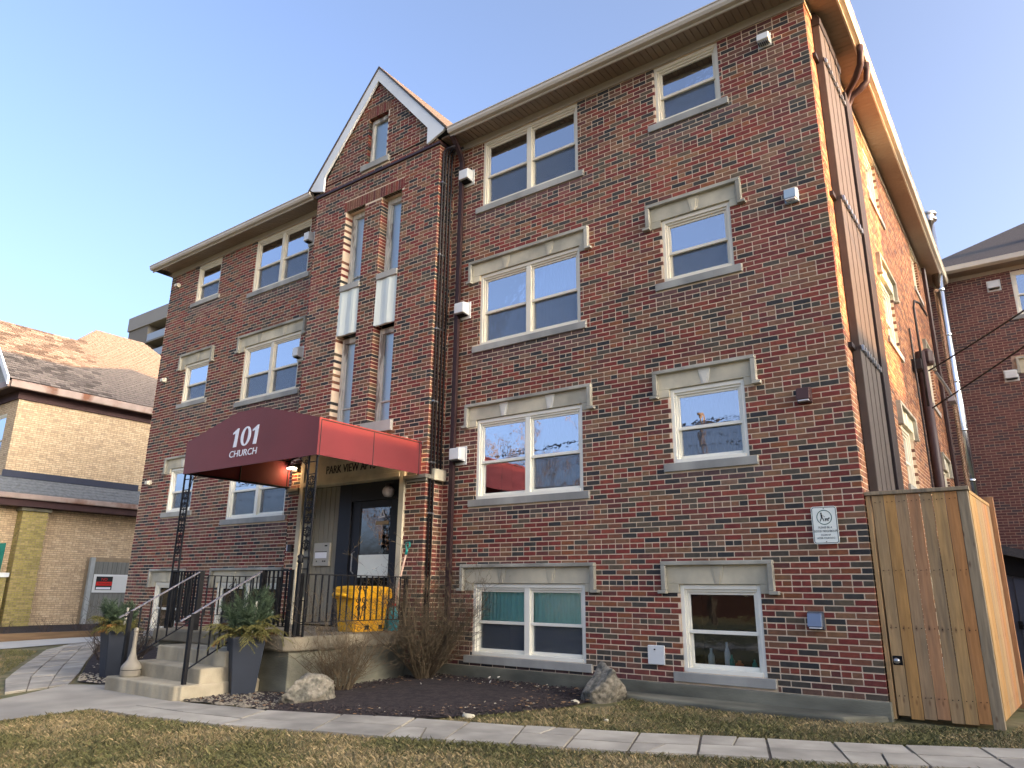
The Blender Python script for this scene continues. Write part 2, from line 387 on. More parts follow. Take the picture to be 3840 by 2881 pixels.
cam_score = lambda p: (p-CAM).length
# ------------------------------------------------------------------ ground and setting
def ground_sheet(name, poly, m, dz=0.0, thick=.0, kind='structure', nsub=0):
    def half(P, s):
        out = []
        for i in range(len(P)):
            a, c = P[i], P[(i+1) % len(P)]
            if s*a[1] >= 0: out.append(a)
            if a[1]*c[1] < 0: t = a[1]/(a[1]-c[1]); out.append((a[0]+(c[0]-a[0])*t, 0.0))
        return out
    mb = MB()
    for s in (1, -1):
        P = half(poly, s)
        if len(P) > 2: mb.face([(x, y, gz(x, y)+dz) for x, y in P])
    return mb.build(name, m, recalc=False, kind=kind)
g = MB()
xs = [-600, -120, -40, -20, 0, 20, 60, 600]; ys = [-600, -120, -40, -10.2, 0, 30, 120, 600]
def gzf(x, y): return gz(x, max(y, -10.2))
for i in range(7):
    for k in range(7): g.face([(xs[i], ys[k], gzf(xs[i], ys[k])-.012), (xs[i+1], ys[k], gzf(xs[i+1], ys[k])-.012), (xs[i+1], ys[k+1], gzf(xs[i+1], ys[k+1])-.012), (xs[i], ys[k+1], gzf(xs[i], ys[k+1])-.012)])
g.build('ground', M_soil, recalc=False, kind='structure')
PAD = [(-6.98, -3.6), (-6.89, -3.62), (-7.24, -4.48), (-7.25, -4.95), (-7.32, -5.5), (-7.5, -10.0), (-9.1, -10.0), (-8.78, -4.85), (-8.98, -4.5), (-9.5, -3.75), (-8.95, -3.4), (-7.0, -3.4)]
pp = MB(); pp.face([(x, y, gz(x, y)+.012) for x, y in PAD]); pp.build('entry_pavement', M_pad, recalc=False, kind='structure')
DRV = [(-18.1, -10), (-16.1, -10), (-16.15, -2.0), (-16.45, -.4), (-16.2, 14), (-18.1, 14)]
ground_sheet('driveway', DRV, M_kerb, .006)
st = MB(); st.face([(-200, -22, -.50), (200, -22, -.50), (200, -13.5, -.50), (-200, -13.5, -.50)]); st.build('road', M_drive, recalc=False, kind='structure')
sw = MB().box(-200, 200, -13.5, -13.35, -.52, -.36).box(-200, 200, -12.2, -10.6, -.40, -.355); sw.build('pavement', M_pad, kind='structure')
MUL = [(-6.2, -3.35), (-5.75, -3.4), (-4.98, -3.22), (-4.3, -2.95), (-3.81, -2.62), (-3.45, -2.1), (-3.08, -1.3), (-3.0, -.6), (-3.5, -.05), (-6.15, -.02), (-6.34, -.4), (-6.34, -2.5), (-6.5, -2.62), (-7.0, -2.72), (-6.9, -3.58)]
mu = MB(); ctr = (-5.0, -1.6)
def mz(x, y):
    return gz(x, y)+.008
for i in range(len(MUL)):
    a, b = MUL[i], MUL[(i+1) % len(MUL)]
    mu.face([(a[0], a[1], mz(*a)), (b[0], b[1], mz(*b)), (ctr[0], ctr[1], gz(*ctr)+.07)])
mu.build('mulch_bed', M_mulch, recalc=False, kind='structure')
MULL = [(-9.75, -3.5), (-12.3, -2.2), (-14.8, -.85), (-15.8, 0), (-9.5, 0), (-9.5, -2.6), (-8.9, -2.6), (-8.85, -3.4)]
ground_sheet('planting_bed', MULL, M_mulch, .006)
BED2 = [(-24.9, -3), (-18.2, -3), (-18.2, 14), (-24.9, 14)]
ground_sheet('garden_soil', BED2, M_mulch, .004)
# flagstone walk: two rows of stones between paired joints
pairs = [((-6.89, -3.64), (-7.22, -4.46)), ((-6.25, -3.52), (-6.2, -4.36)), ((-5.57, -3.41), (-5.25, -4.15)), ((-4.72, -3.08), (-4.3, -3.83)), ((-3.95, -2.78), (-3.55, -3.62)),
         ((-3.37, -2.62), (-3.02, -3.41)), ((-2.80, -2.46), (-2.45, -3.2)), ((-2.28, -2.28), (-2.0, -3.04)), ((-1.76, -2.10), (-1.5, -2.84)), ((-1.25, -1.88), (-.99, -2.62)), ((-.74, -1.66), (-.46, -2.42)), ((-.22, -1.48), (.09, -2.2)),
         ((.31, -1.26), (.60, -1.97)), ((.84, -1.0), (1.12, -1.70)), ((1.4, -.73), (1.7, -1.42)), ((2.0, -.42), (2.3, -1.12)), ((2.7, -.05), (3.0, -.75)), ((3.5, .4), (3.8, -.3))]
walk_poly = [p[0] for p in pairs]+[p[1] for p in reversed(pairs)]
wb = MB()
for i in range(len(pairs)-1):
    a, b = pairs[i], pairs[i+1]; wb.face([(*p, gz(*p)+.001) for p in (a[1], b[1], b[0], a[0])])
walk = wb.build('flagstone_walk', M_joint, recalc=False, kind='structure')
def stone(poly, parent, m, h=.018, gap=.012, name='flagstone'):
    c = np.mean(poly, axis=0); P = []
    for i, p in enumerate(poly):
        d = c-np.array(p); L = np.linalg.norm(d); P.append(np.array(p)+d/L*gap*1.4)
    zz = h+float(rng.uniform(-.004, .004)); tl = rng.uniform(-.006, .006, 2)
    mb = MB(); n = len(P)
    top = [(p[0], p[1], gz(*p)+zz+tl[0]*(p[0]-c[0])+tl[1]*(p[1]-c[1])) for p in P]
    bot = [(p[0], p[1], gz(*p)-.03) for p in P]
    mb.face(top)
    for i in range(n): mb.face([bot[i], bot[(i+1) % n], top[(i+1) % n], top[i]])
    return mb.build(name, m, parent, bevel=.006)
def lerp(a, b, t): return (a[0]+(b[0]-a[0])*t, a[1]+(b[1]-a[1])*t)
tm = [rng.uniform(.42, .6) for _ in pairs]
for i in range(len(pairs)-1):
    a, b = pairs[i], pairs[i+1]; t0 = tm[i]; t1 = t0+rng.uniform(-.05, .05)
    sh = rng.uniform(-.12, .12)
    back = [a[0], b[0], lerp(*b, t1), lerp(*a, t0)]; front = [lerp(*a, t0), lerp(*b, t1), b[1], a[1]]
    for poly, cut in ((back, i in (6, 9, 13)), (front, i in (4, 8, 11))):
        if cut:
            k = rng.uniform(.4, .65); m0 = lerp(poly[0], poly[1], k); m1 = lerp(poly[3], poly[2], k+rng.uniform(-.25, .25))
            stone([poly[0], m0, m1, poly[3]], walk, M_flag); stone([m0, poly[1], poly[2], m1], walk, M_flag)
        else: stone(poly, walk, M_flag)
# paver branch towards the neighbour's drive
bL = [(-9.35, -4.55), (-10.8, -4.02), (-12.2, -3.3), (-13.7, -2.5), (-15.1, -1.75), (-16.2, -.8)]; bR = [(-9.52, -3.72), (-10.7, -3.05), (-12.2, -2.28), (-13.9, -1.36), (-15.4, -.58), (-16.3, .05)]
pb = MB()
for i in range(5): pb.face([(*p, gz(*p)+.001) for p in (bL[i+1], bL[i], bR[i], bR[i+1])])
paver_path = pb.build('paver_path', M_joint, recalc=False, kind='structure')
for i in range(5):
    for s in range(3):
        for r in range(3):
            q = lambda u, w: lerp(lerp(bL[i], bL[i+1], u), lerp(bR[i], bR[i+1], u), w)
            o = .16 if r % 2 else 0; u0, u1 = min(1, max(0, s/3+o*(s > 0))), min(1, (s+1)/3+o*(s < 2))
            stone([q(u0, r/3), q(u1, r/3), q(u1, (r+1)/3), q(u0, (r+1)/3)], paver_path, M_flag, h=.014, gap=.012, name='paver')
eb = thing('garden_edging', (-18.15, 1, -.15), 'long brown timber edging along the neighbour garden bed', 'edging')
MB().box(-18.22, -18.14, -3, 5.0, -.3, -.02).build('edging_board', M_pole if False else mat('brown_timber', S(112, 92, 70), .9, .15, 4, .3, 30, stretch=(1, .3, 4)), eb)

# ------------------------------------------------------------------ the brick apartment building
ap = thing('apartment_building', (-7.87, 5.8, -.2), 'three storey red and brown brick apartment building with gabled entrance bay', 'building')
X0, X1, XL = -15.74, 0.0, -15.74
FO, FU, FN = (0, 0, 0), (1, 0, 0), (0, -1, 0)
SO, SU, SN = (0, 0, 0), (0, 1, 0), (1, 0, 0)
BY = -0.40; BX0, BX1 = -9.52, -6.18
LV = [(.15, 1.155, 1.43), (2.40, 3.66, 3.925), (4.905, 6.16, 6.43), (7.45, 8.74, None)]      # sill top, head, lintel top for the wide windows
SMS = [.14, 2.665, 5.20, 7.755]                                                            # sill tops of the narrow ones
big = [(-5.50, -3.56), (-12.14, -10.20)]; small = [(-2.21, -1.21), (-14.51, -13.51)]
ops = []
for k in range(4):
    for a, b in big: ops.append((a, b, LV[k][0], LV[k][1]))
    for a, b in small: ops.append((a, b, SMS[k], LV[k][1]))
cuts = list(ops)
for k in range(4):     # sills and lintels bite into the bonding
    for a, b in big: cuts.append((a-.13, b+.11, LV[k][0]-.112, LV[k][0]))
    for a, b in small: cuts.append((a-.13, b+.11, SMS[k]-.112, SMS[k]))
    if LV[k][2]:
        for a, b in big+small: cuts.append((a-.17, b+.13, LV[k][1]-.11, LV[k][2]-.03))
ZT = 8.75
bay_cut = (BX0, BX1, -1, 20)
wall = MB()
wall_grid(wall, FO, FU, FN, X0, BX0, 0, 8.9, [o for o in ops if o[1] < BX0]); wall_grid(wall, FO, FU, FN, BX1, X1, 0, 8.9, [o for o in ops if o[0] > BX1])
sops = [(3.62, 4.78, s, h) for s, h in ((.14, 1.155), (2.665, 3.66), (5.02, 6.16), (7.57, 8.74))]+[(8.75, 9.75, s, h) for s, h in ((2.665, 3.66), (5.02, 6.16), (7.72, 8.74))]
wall_grid(wall, SO, SU, SN, 0.006, 11.6, 0, 8.9, sops)
wall.face([(X0, 11.6, -.2), (X0, 0, -.2), (X0, 0, 8.9), (X0, 11.6, 8.9)]); wall.face([(X0, 11.6, -.2), (0, 11.6, -.2), (0, 11.6, 8.9), (X0, 11.6, 8.9)])
# bay
DOOR = (-9.23, -6.61, .40, 3.42)
w1, w2 = (-8.60, -8.06), (-7.61, -7.08)
bops = [DOOR, (*w1, 3.78, 8.17), (*w2, 3.78, 8.17), (-8.12, -7.58, 9.03, 10.08)]
BO = (0, BY, 0)
wall_grid(wall, BO, FU, FN, BX0, BX1, 0, 8.80, bops[:3], reveal=.22)
gop = bops[3]; zc = [(8.80, 9.03), (9.03, 10.08), (10.08, 11.08)]
hw = lambda z: (11.08-z)*.735
yb = BY+.005
wall.face([(-7.85-hw(8.8), yb, 8.8), (-7.85+hw(8.8), yb, 8.8), (-7.85+hw(9.03), yb, 9.03), (-7.85-hw(9.03), yb, 9.03)])
wall.face([(-7.85-hw(9.03), yb, 9.03), (gop[0], yb, 9.03), (gop[0], yb, 10.08), (-7.85-hw(10.08), yb, 10.08)])
wall.face([(gop[1], yb, 9.03), (-7.85+hw(9.03), yb, 9.03), (-7.85+hw(10.08), yb, 10.08), (gop[1], yb, 10.08)])
wall.face([(-7.85-hw(10.08), yb, 10.08), (-7.85+hw(10.08), yb, 10.08), (-7.85, yb, 11.08)])
wall.face([(BX1-.005, BY+.005, 0), (BX1-.005, 0.01, 0), (BX1-.005, .01, 8.8), (BX1-.005, BY+.005, 8.8)])
wall.face([(BX0+.006, 0.01, 0), (BX0+.006, BY+.006, 0), (BX0+.006, BY+.006, 8.8), (BX0+.006, .01, 8.8)])
wall.build('wall', M_mortar, ap, recalc=False)
hdr = lambda c: c % 7 == 3
from mathutils import noise as mnoise
SILLS = [(a, b_, LV[k][0]) for k in range(4) for a, b_ in big]+[(a, b_, SMS[k]) for k in range(4) for a, b_ in small]
def weather(u, z):
    t = 1.0+.28*mnoise.noise(Vector((u*.45, 0, z*.35)))+.12*mnoise.noise(Vector((u*1.7, 5, z*1.1)))+.10*mnoise.noise(Vector((u*5, 9, z*.5))); g = max(0, .25*mnoise.noise(Vector((u*.8, 20, z*.5))))
    for a, b_, s in SILLS:
        d = s-.11-z
        if a-.2 < u < b_+.16 and 0 < d < .34: g = max(g, .6*(1-d/.34)); t *= 1-.10*(1-d/.34)
    if z < .3: t *= .88+.4*z; g = max(g, .25*(1-z/.3))
    return max(.65, min(1.35, t)), min(.75, g)
rightB = lay(BX1+.004, X1, 0, ZT+.02, cuts, hdr); leftB = lay(X0, BX0-.004, 0, ZT+.02, cuts, hdr)
sol = [(-8.66, -7.02, 8.17, 8.39), (-8.20, -7.50, 10.08, 10.29)]
bayB = lay(BX0, BX1, 0, 8.78, bops[:3]+sol+[(-7.74, -6.97, 3.58, 3.80), (-8.74, -7.98, 3.58, 3.80), (-6.72, BX1+.1, 2.71, 2.81), (BX0-.1, -9.1, 2.71, 2.81)], hdr)
bayB += lay(BX0, BX1, 8.83, 11.05, [bops[3], sol[1], (-8.24, -7.46, 8.90, 9.03)], hdr, clip=lambda z: (-7.85-hw(z), -7.85+hw(z)))
mass = emit_bricks(ap, rightB, FO, FU, FN, PAL, n_ind=300, score=cam_score, mb=MB(), tint=weather)
emit_bricks(ap, leftB, FO, FU, FN, PAL, mb=mass, tint=weather)
emit_bricks(ap, bayB, BO, FU, FN, PAL, depth=.20, mb=mass, tint=weather)
# soldier courses
for (a, b, q0, q1), inset in ((sol[0], 0), (sol[1], 0)):
    u = a
    while u < b-.03:
        P = lambda x, y, z: (x, y, z); c = pick(PAL[1:5]+PAL[9:10])
        mass.box(u+.005, min(b, u+C)-.005, BY-.001, BY+.1, q0+.004, q1-.005, 0, c); u += C
emit_bricks(ap, lay(.10, -BY+.0, 0, 8.78, [(-.1, .5, 2.71, 2.81)], hdr), (BX1, BY, 0), (0, 1, 0), (1, 0, 0), PAL, mb=mass, depth=.05)
emit_bricks(ap, lay(.10, -BY+.0, 0, 8.78, [], hdr), (BX0, BY, 0), (0, 1, 0), (-1, 0, 0), PAL, mb=mass, depth=.05)
scut = list(sops)+[(o[0]-.13, o[1]+.11, o[2]-.112, o[2]) for o in sops]+[(o[0]-.17, o[1]+.15, o[3]-.1, o[3]+.24) for o in sops if o[3] < 8]
emit_bricks(ap, lay(.10, 11.6, 0, ZT+.02, scut, hdr), SO, SU, SN, PALS, mb=mass, depth=.06, tint=weather)
mass.build('bricks', M_brick, ap, kind='stuff')
# foundation
fd = MB().box(X0-.03, BX0, -.03, .2, -.45, 0).box(BX1, .03, -.03, .2, -.45, 0).box(-.2, .03, .2, 11.6, -.45, 0).box(BX0-.03, BX1+.03, BY-.03, 0, -.45, 0)
fd.build('foundation', M_conc, ap, bevel=.01)
ft = MB().prism([(-3.0, -.05), (.0, -.05), (-.35, -.42), (-1.6, -.52), (-2.9, -.38)], -.35, gz(0, -.3)+.05, axis='z'); ft.build('footing_apron', M_conc, ap, bevel=.02)
# roof
ov = .42; ex0, ex1, ey0, ey1, ez = X0-.30, ov+.02, -ov, 12.0, 8.97
rz = 11.6; rx0, rx1, ry = ex0+6.0, ex1-6.0, 5.8
rf = MB(); A, B_, C_, D_ = (ex0, ey0, ez), (ex1, ey0, ez), (ex1, ey1, ez), (ex0, ey1, ez); E_, F_ = (rx0, ry, rz), (rx1, ry, rz)
rf.face([A, B_, F_, E_]); rf.face([B_, C_, F_]); rf.face([C_, D_, E_, F_]); rf.face([D_, A, E_]); rf.face([A, D_, C_, B_])
rf.build('roof', M_shing, ap, recalc=False)
# gable roof over the bay: two slopes with thickness running back into the main roof
gr = MB(); yv = BY-.09
for s in (-1, 1):
    t0, b0 = Vector((-7.86, yv, 11.17)), Vector((-7.86+s*1.90, yv, 8.99)); t1, b1 = Vector((-7.86, 6.4, 11.17)), Vector((-7.86+s*1.90, .3, 8.99)); dn = Vector((0, 0, -.05))
    gr.hexa([t0+dn, b0+dn, b1+dn, t1+dn, t0, b0, b1, t1])
gable_roof = gr.build('gable_roof', M_shingL, ap)
vb = MB()
for s in (-1, 1):
    P = lambda x, z: (-7.86+s*(x+7.86), z)
    vb.prism([P(-7.86, 11.12), P(-6.02, 8.99), P(-6.08, 8.94), P(-6.44, 8.82), P(-6.44, 9.16), P(-7.86, 10.83)], BY-.075, BY-.03)
vb.build('bargeboard', M_verge, ap)
MB().box(BX0-.02, BX1+.02, BY-.035, BY+.02, 8.755, 8.80).box(BX1-.02, BX1+.025, BY+.02, -.02, 8.755, 8.80).build('flashing_band', M_pipe, ap)
# soffits, fascia, gutter, frieze
sf = MB(); x = X0-.30
def slat_x(x0, x1):
    x = x0
    while x < x1: sf.box(x, min(x+.096, x1)-.006, -.37, 0.0, 8.868, 8.89); x += .1
slat_x(X0-.28, BX0); slat_x(BX1, .0)
y = -.36
while y < 11.9: sf.box(0.0, .38, y, y+.094, 8.868, 8.89); y += .1
y = -.36
while y < 1: sf.box(X0-.28, X0, y, y+.094, 8.868, 8.89); y += .1
sf.box(X0-.28, BX0, -.37, .01, 8.884, 8.90).box(BX1, 0, -.37, .01, 8.884, 8.90).box(0, .38, -.37, 11.9, 8.884, 8.90)
sf.build('soffit', M_soffit, ap, kind='stuff')
MB().box(X0-.005, BX0, -.022, 0, 8.742, 8.868).build('frieze', M_frieze, ap)
MB().box(BX1, .022, -.022, 0, 8.742, 8.868).box(0, .022, 0, 11.6, 8.742, 8.868).build('frieze', M_frieze, ap)
gp = [(-.36, 8.83), (-.385, 8.83), (-.385, 8.865), (-.45, 8.87), (-.475, 8.91), (-.478, 8.955), (-.49, 8.96), (-.49, 8.975), (-.36, 8.975)]
gt = MB().prism(gp, BX1+.22, .38, axis='x'); gt.build('gutter', M_fascia, ap)
MB().prism(gp, X0-.30, BX0-.2, axis='x').build('gutter', M_fascia, ap)
g2 = MB(); n = len(gp); q0 = [(-a, -.49, b) for a, b in gp]; q1 = [(-a, 12.0, b) for a, b in gp]
g2.face(q0); g2.face(list(reversed(q1)))
for i in range(n): g2.face([q0[i], q0[(i+1) % n], q1[(i+1) % n], q1[i]])
g2.build('gutter', M_fascia, ap)

# ------------------------------------------------------------------ windows
def ubox(mb, O, U, N, u0, u1, n0, n1, z0, z1, m=0):
    O = Vector(O); U = Vector(U); N = Vector(N); Z = Vector((0, 0, 1)); P = lambda u, n, z: O+U*u+N*n+Z*z
    mb.hexa([P(u0, n0, z0), P(u1, n0, z0), P(u1, n1, z0), P(u0, n1, z0), P(u0, n0, z1), P(u1, n0, z1), P(u1, n1, z1), P(u0, n1, z1)], m); return mb
def win(parent, O, U, N, u0, u1, z0, z1, leaves=2, mid=.47, blind=None, blind_drop=(1.0, 1.0), screen=True, fm=None, inset=.02, room=True, gu=None, gl=None):
    fm = fm or M_vinyl; f = MB(); B = lambda *a: ubox(f, O, U, N, *a); i = -inset
    B(u0, u0+.05, i-.08, i, z0, z1); B(u1-.05, u1, i-.08, i, z0, z1); B(u0+.05, u1-.05, i-.08, i, z1-.055, z1); B(u0+.05, u1-.05, i-.08, i+.012, z0, z0+.05)
    B(u0+.05, u0+.075, i-.08, i-.022, z0+.05, z1-.055); B(u1-.075, u1-.05, i-.08, i-.022, z0+.05, z1-.055); B(u0+.075, u1-.075, i-.08, i-.022, z1-.085, z1-.055)
    a0, a1 = u0+.075, u1-.075; lw = (a1-a0-(leaves-1)*.09)/leaves
    lv = []
    for k in range(leaves):
        s = a0+k*(lw+.09); lv.append((s, s+lw))
        if k: B(s-.09, s, i-.08, i-.008, z0+.05, z1-.055)
    zb, zt = z0+.05, z1-.085; zm = zb+(zt-zb)*mid
    for s, e in lv:
        B(s, s+.032, i-.075, i-.045, zm, zt); B(e-.032, e, i-.075, i-.045, zm, zt); B(s+.032, e-.032, i-.075, i-.045, zt-.032, zt)
        B(s, e, i-.078, i-.035, zm-.02, zm+.022)
        B(s, s+.034, i-.10, i-.068, zb, zm-.02); B(e-.034, e, i-.10, i-.068, zb, zm-.02); B(s+.034, e-.034, i-.10, i-.06, zb, zb+.045)
    w = f.build('window', fm, parent, bevel=.004)
    for k, (s, e) in enumerate(lv):
        q_ = k; p = MB(); ubox(p, O, U, N, s+.03, e-.03, i-.064, i-.060, zm, zt-.03); p.build('pane', gu or G_up, w)
        p = MB(); ubox(p, O, U, N, s+.03, e-.03, i-.090, i-.086, zb+.04, zm-.015); p.build('pane', gl or G_lo, w)
        if (screen[q_] if isinstance(screen, list) else screen):
            p = MB(); ubox(p, O, U, N, s+.034, e-.034, i-.066, i-.0645, zb+.045, zm-.02); p.build('insect_screen', M_screen, w)
        b = blind[k] if isinstance(blind, list) else blind
        if b:
            p = MB(); d = blind_drop[k] if isinstance(blind_drop, (list, tuple)) else blind_drop; n = 14 if 'curt' in b.name else 2
            top = zt+.04; bot = zt-(zt-zb)*d; us = np.linspace(s-.04, e+.04, n*2+1)
            for q in range(n*2):
                n0 = -.128-(.018 if q % 2 else 0); n1 = -.128-(0 if q % 2 else .018)
                if 'curt' not in b.name: n0 = n1 = -.128
                Uv, Nv, Ov, Zv = Vector(U), Vector(N), Vector(O), Vector((0, 0, 1))
                p.face([Ov+Uv*us[q]+Nv*n0+Zv*bot, Ov+Uv*us[q+1]+Nv*n1+Zv*bot, Ov+Uv*us[q+1]+Nv*n1+Zv*top, Ov+Uv*us[q]+Nv*n0+Zv*top])
            p.build('curtain' if 'curt' in b.name else 'blind', b, w, recalc=False)
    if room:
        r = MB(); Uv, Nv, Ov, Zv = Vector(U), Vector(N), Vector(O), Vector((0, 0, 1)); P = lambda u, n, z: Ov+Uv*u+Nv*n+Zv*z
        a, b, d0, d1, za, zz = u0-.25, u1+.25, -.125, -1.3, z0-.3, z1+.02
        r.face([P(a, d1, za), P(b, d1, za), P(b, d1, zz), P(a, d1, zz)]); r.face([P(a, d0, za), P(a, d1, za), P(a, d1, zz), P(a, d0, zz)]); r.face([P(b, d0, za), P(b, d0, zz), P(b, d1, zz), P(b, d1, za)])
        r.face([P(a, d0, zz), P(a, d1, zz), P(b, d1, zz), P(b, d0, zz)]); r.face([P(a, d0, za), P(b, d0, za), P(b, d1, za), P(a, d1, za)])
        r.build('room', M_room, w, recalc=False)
    return w
def sill(parent, O, U, N, u0, u1, zt, h=.11, m=None, over=(.12, .10)):
    s = MB(); ubox(s, O, U, N, u0-over[0], u1+over[1], -.10, .035, zt-h, zt-.004); return s.build('sill', m or M_sill, parent, bevel=.006)
def lintel(parent, O, U, N, u0, u1, zh, zt, keys=2, tone=None):
    s = MB(); a, b = u0-.165, u1+.125; B = lambda *q: ubox(s, O, U, N, *q)
    B(a, b, -.09, .012, zh, zt-.045); B(a, u0, -.09, .012, zh-.105, zh); B(u1, b, -.09, .012, zh-.105, zh)
    l = s.build('lintel', tone or M_stone, parent, bevel=.005)
    m = MB(); B = lambda *q: ubox(m, O, U, N, *q)
    B(a-.05, b+.05, -.05, .07, zt-.05, zt); B(a-.05, a+.012, -.05, .07, zh-.075, zt-.05); B(b-.012, b+.05, -.05, .07, zh-.075, zt-.05)
    B(a-.10, a+.012, -.05, .075, zh-.115, zh-.075); B(b-.012, b+.10, -.05, .075, zh-.115, zh-.075)
    m.build('label_moulding', M_stoneG, l, bevel=.008)
    c = [(u0+u1)/2] if keys == 1 else [u0+(u1-u0)*.28, u0+(u1-u0)*.72]
    for x in c:
        k = MB(); Ov, Uv, Nv, Zv = Vector(O), Vector(U), Vector(N), Vector((0, 0, 1)); P = lambda u, n, z: Ov+Uv*u+Nv*n+Zv*z
        k.hexa([P(x-.045, .013, zh+.002), P(x+.045, .013, zh+.002), P(x+.045, -.05, zh+.002), P(x-.045, -.05, zh+.002), P(x-.085, .024, zt-.052), P(x+.085, .024, zt-.052), P(x+.085, -.05, zt-.052), P(x-.085, -.05, zt-.052)])
        k.hexa([P(x-.02, .022, zh+.002), P(x+.02, .022, zh+.002), P(x+.02, .0, zh+.002), P(x-.02, .0, zh+.002), P(x-.05, .024, zt-.1), P(x+.05, .024, zt-.1), P(x+.05, 0, zt-.1), P(x-.05, 0, zt-.1)])
        k.build('keystone', M_stoneL if zh > 3 and zh < 5 else M_stone, l, bevel=.004)
    return l
M_curtw = mat('white_curtain', S(190, 204, 222), .85, .05, 3, .05, 30, stretch=(10, 1, .2)); M_mint.name = 'mint_curtain'
M_blindg = mat('slatted_blind', S(150, 162, 170), .8, .12, 40, .1, 40, stretch=(.05, .05, 1))
BLB = {(0, 0): [M_mint, M_mint], (0, 1): None, (1, 0): [None, M_curt], (1, 1): [M_curt, M_curt], (2, 0): [M_curtw, M_curtw], (2, 1): [M_blindg, M_curt], (3, 0): [M_curt, M_curt], (3, 1): [M_curt, M_blindg]}
for k in range(4):
    for j, (a, b) in enumerate(big):
        fm = M_vinyl if k < 2 else M_vinylO
        bd = (.99, .99) if (k, j) != (0, 0) else (.56, .56)
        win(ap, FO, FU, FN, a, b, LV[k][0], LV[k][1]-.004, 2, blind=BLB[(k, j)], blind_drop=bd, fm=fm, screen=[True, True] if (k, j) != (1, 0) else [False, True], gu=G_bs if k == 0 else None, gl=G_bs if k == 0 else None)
        sill(ap, FO, FU, FN, a, b, LV[k][0])
        if LV[k][2]: lintel(ap, FO, FU, FN, a, b, LV[k][1], LV[k][2])
    for j, (a, b) in enumerate(small):
        fm = M_vinyl if k < 2 else M_vinylO
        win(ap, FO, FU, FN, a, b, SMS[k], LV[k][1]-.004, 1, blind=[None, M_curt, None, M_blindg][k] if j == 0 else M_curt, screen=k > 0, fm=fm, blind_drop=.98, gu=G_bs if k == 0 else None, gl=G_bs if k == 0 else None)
        sill(ap, FO, FU, FN, a, b, SMS[k])
        if LV[k][2]: lintel(ap, FO, FU, FN, a, b, LV[k][1], LV[k][2], 1)
for (a, b, s, h) in sops:
    win(ap, SO, SU, SN, a, b, s, h-.004, 1, screen=False, fm=M_vinylO, inset=.05); sill(ap, SO, SU, SN, a, b, s)
    if h < 8: lintel(ap, SO, SU, SN, a, b, h, h+.27, 1)
# things seen on the kitchen sill of the basement window
kw = thing('kitchen_bottles', (-1.75, .2, .25), 'bottles and an orange pot behind the small basement window', 'bottles')
for dx, r, h, m in ((-.18, .04, .22, M_blind), (.02, .035, .30, M_white), (.07, .03, .16, M_teal), (.16, .05, .1, mat('orange_pot', S(190, 100, 60), .7)), (.34, .03, .12, M_teal)):
    MB().lathe([(r, 0), (r, h*.6), (r*.4, h*.8), (r*.4, h)], (-1.75+dx, .2, .19), 10).build('bottle' if h > .12 else 'pot', m, kw, smooth=True)
# tall stair windows of the bay
for (a, b) in (w1, w2):
    for z0, z1, rail in ((6.58, 8.165, .13 if a == w1[0] else None), (3.80, 5.56, .22)):
        f = MB(); O = (0, BY+.20, 0); B = lambda *q: ubox(f, O, FU, FN, *q)
        B(a, a+.07, -.06, .03, z0, z1); B(b-.07, b, -.06, .03, z0, z1); B(a+.07, b-.07, -.06, .03, z1-.10, z1); B(a+.07, b-.07, -.06, .03, z0, z0+.03)
        B(a+.07, a+.10, -.06, .0, z0+.03, z1-.1); B(b-.10, b-.07, -.06, .0, z0+.03, z1-.1)
        if rail: B(a+.10, b-.10, -.05, .005, z0+(z1-z0)*rail, z0+(z1-z0)*rail+.03)
        w = f.build('stair_window', M_oldw, ap, bevel=.004)
        p = MB(); ubox(p, O, FU, FN, a+.08, b-.08, -.03, -.025, z0+.02, z1-.09); p.build('pane', G_lead, w)
        p = MB(); ubox(p, O, FU, FN, a+.02, b-.02, -.075, -.062, z0, z1); p.build('backing', mat('stair_grey', S(176, 192, 182), .9, .1, 2) if 'stair_grey' not in MATS else MATS['stair_grey'], w)
    MB().box(a+.004, b-.004, BY-.02, BY+.2, 6.465, 6.578).build('sill', M_sill, ap, bevel=.005)
    pn = MB(); zz = np.linspace(5.58, 6.46, 3); xx = np.linspace(a+.006, b-.006, 9)
    for i in range(8):
        y0 = BY+.005+(.012*math.sin(i*1.3+a)); y1 = BY+.005+(.012*math.sin((i+1)*1.3+a))
        pn.face([(xx[i], y0, 5.575), (xx[i+1], y1, 5.575), (xx[i+1], y1+.01, 6.46), (xx[i], y0+.01, 6.46)])
    pn.box(a+.006, b-.006, BY+.03, BY+.06, 5.575, 6.46)
    pn.build('spandrel_panel', mat('cream_sheet', S(214, 220, 208), .6, .05, 3, .1, 6, stretch=(6, 1, .6)) if 'cream_sheet' not in MATS else MATS['cream_sheet'], ap, recalc=False)
    MB().box(a-.12, b+.10, BY-.05, BY+.2, 3.60, 3.79).build('sill', M_sill, ap, bevel=.006)
f = MB(); O = (0, BY+.12, 0); a, b, z0, z1 = gop[0], gop[1], 9.03, 10.076; B = lambda *q: ubox(f, O, FU, FN, *q)
B(a, a+.06, -.06, .03, z0, z1); B(b-.06, b, -.06, .03, z0, z1); B(a+.06, b-.06, -.06, .03, z1-.09, z1); B(a+.06, b-.06, -.06, .03, z0, z0+.03)
w = f.build('attic_window', M_oldw, ap, bevel=.004)
p = MB(); ubox(p, O, FU, FN, a+.05, b-.05, -.03, -.025, z0+.02, z1-.08); p.build('pane', G_lead, w)
p = MB(); ubox(p, O, FU, FN, a+.0, b-.0, -.075, -.062, z0, z1); p.build('backing', MATS['stair_grey'], w)
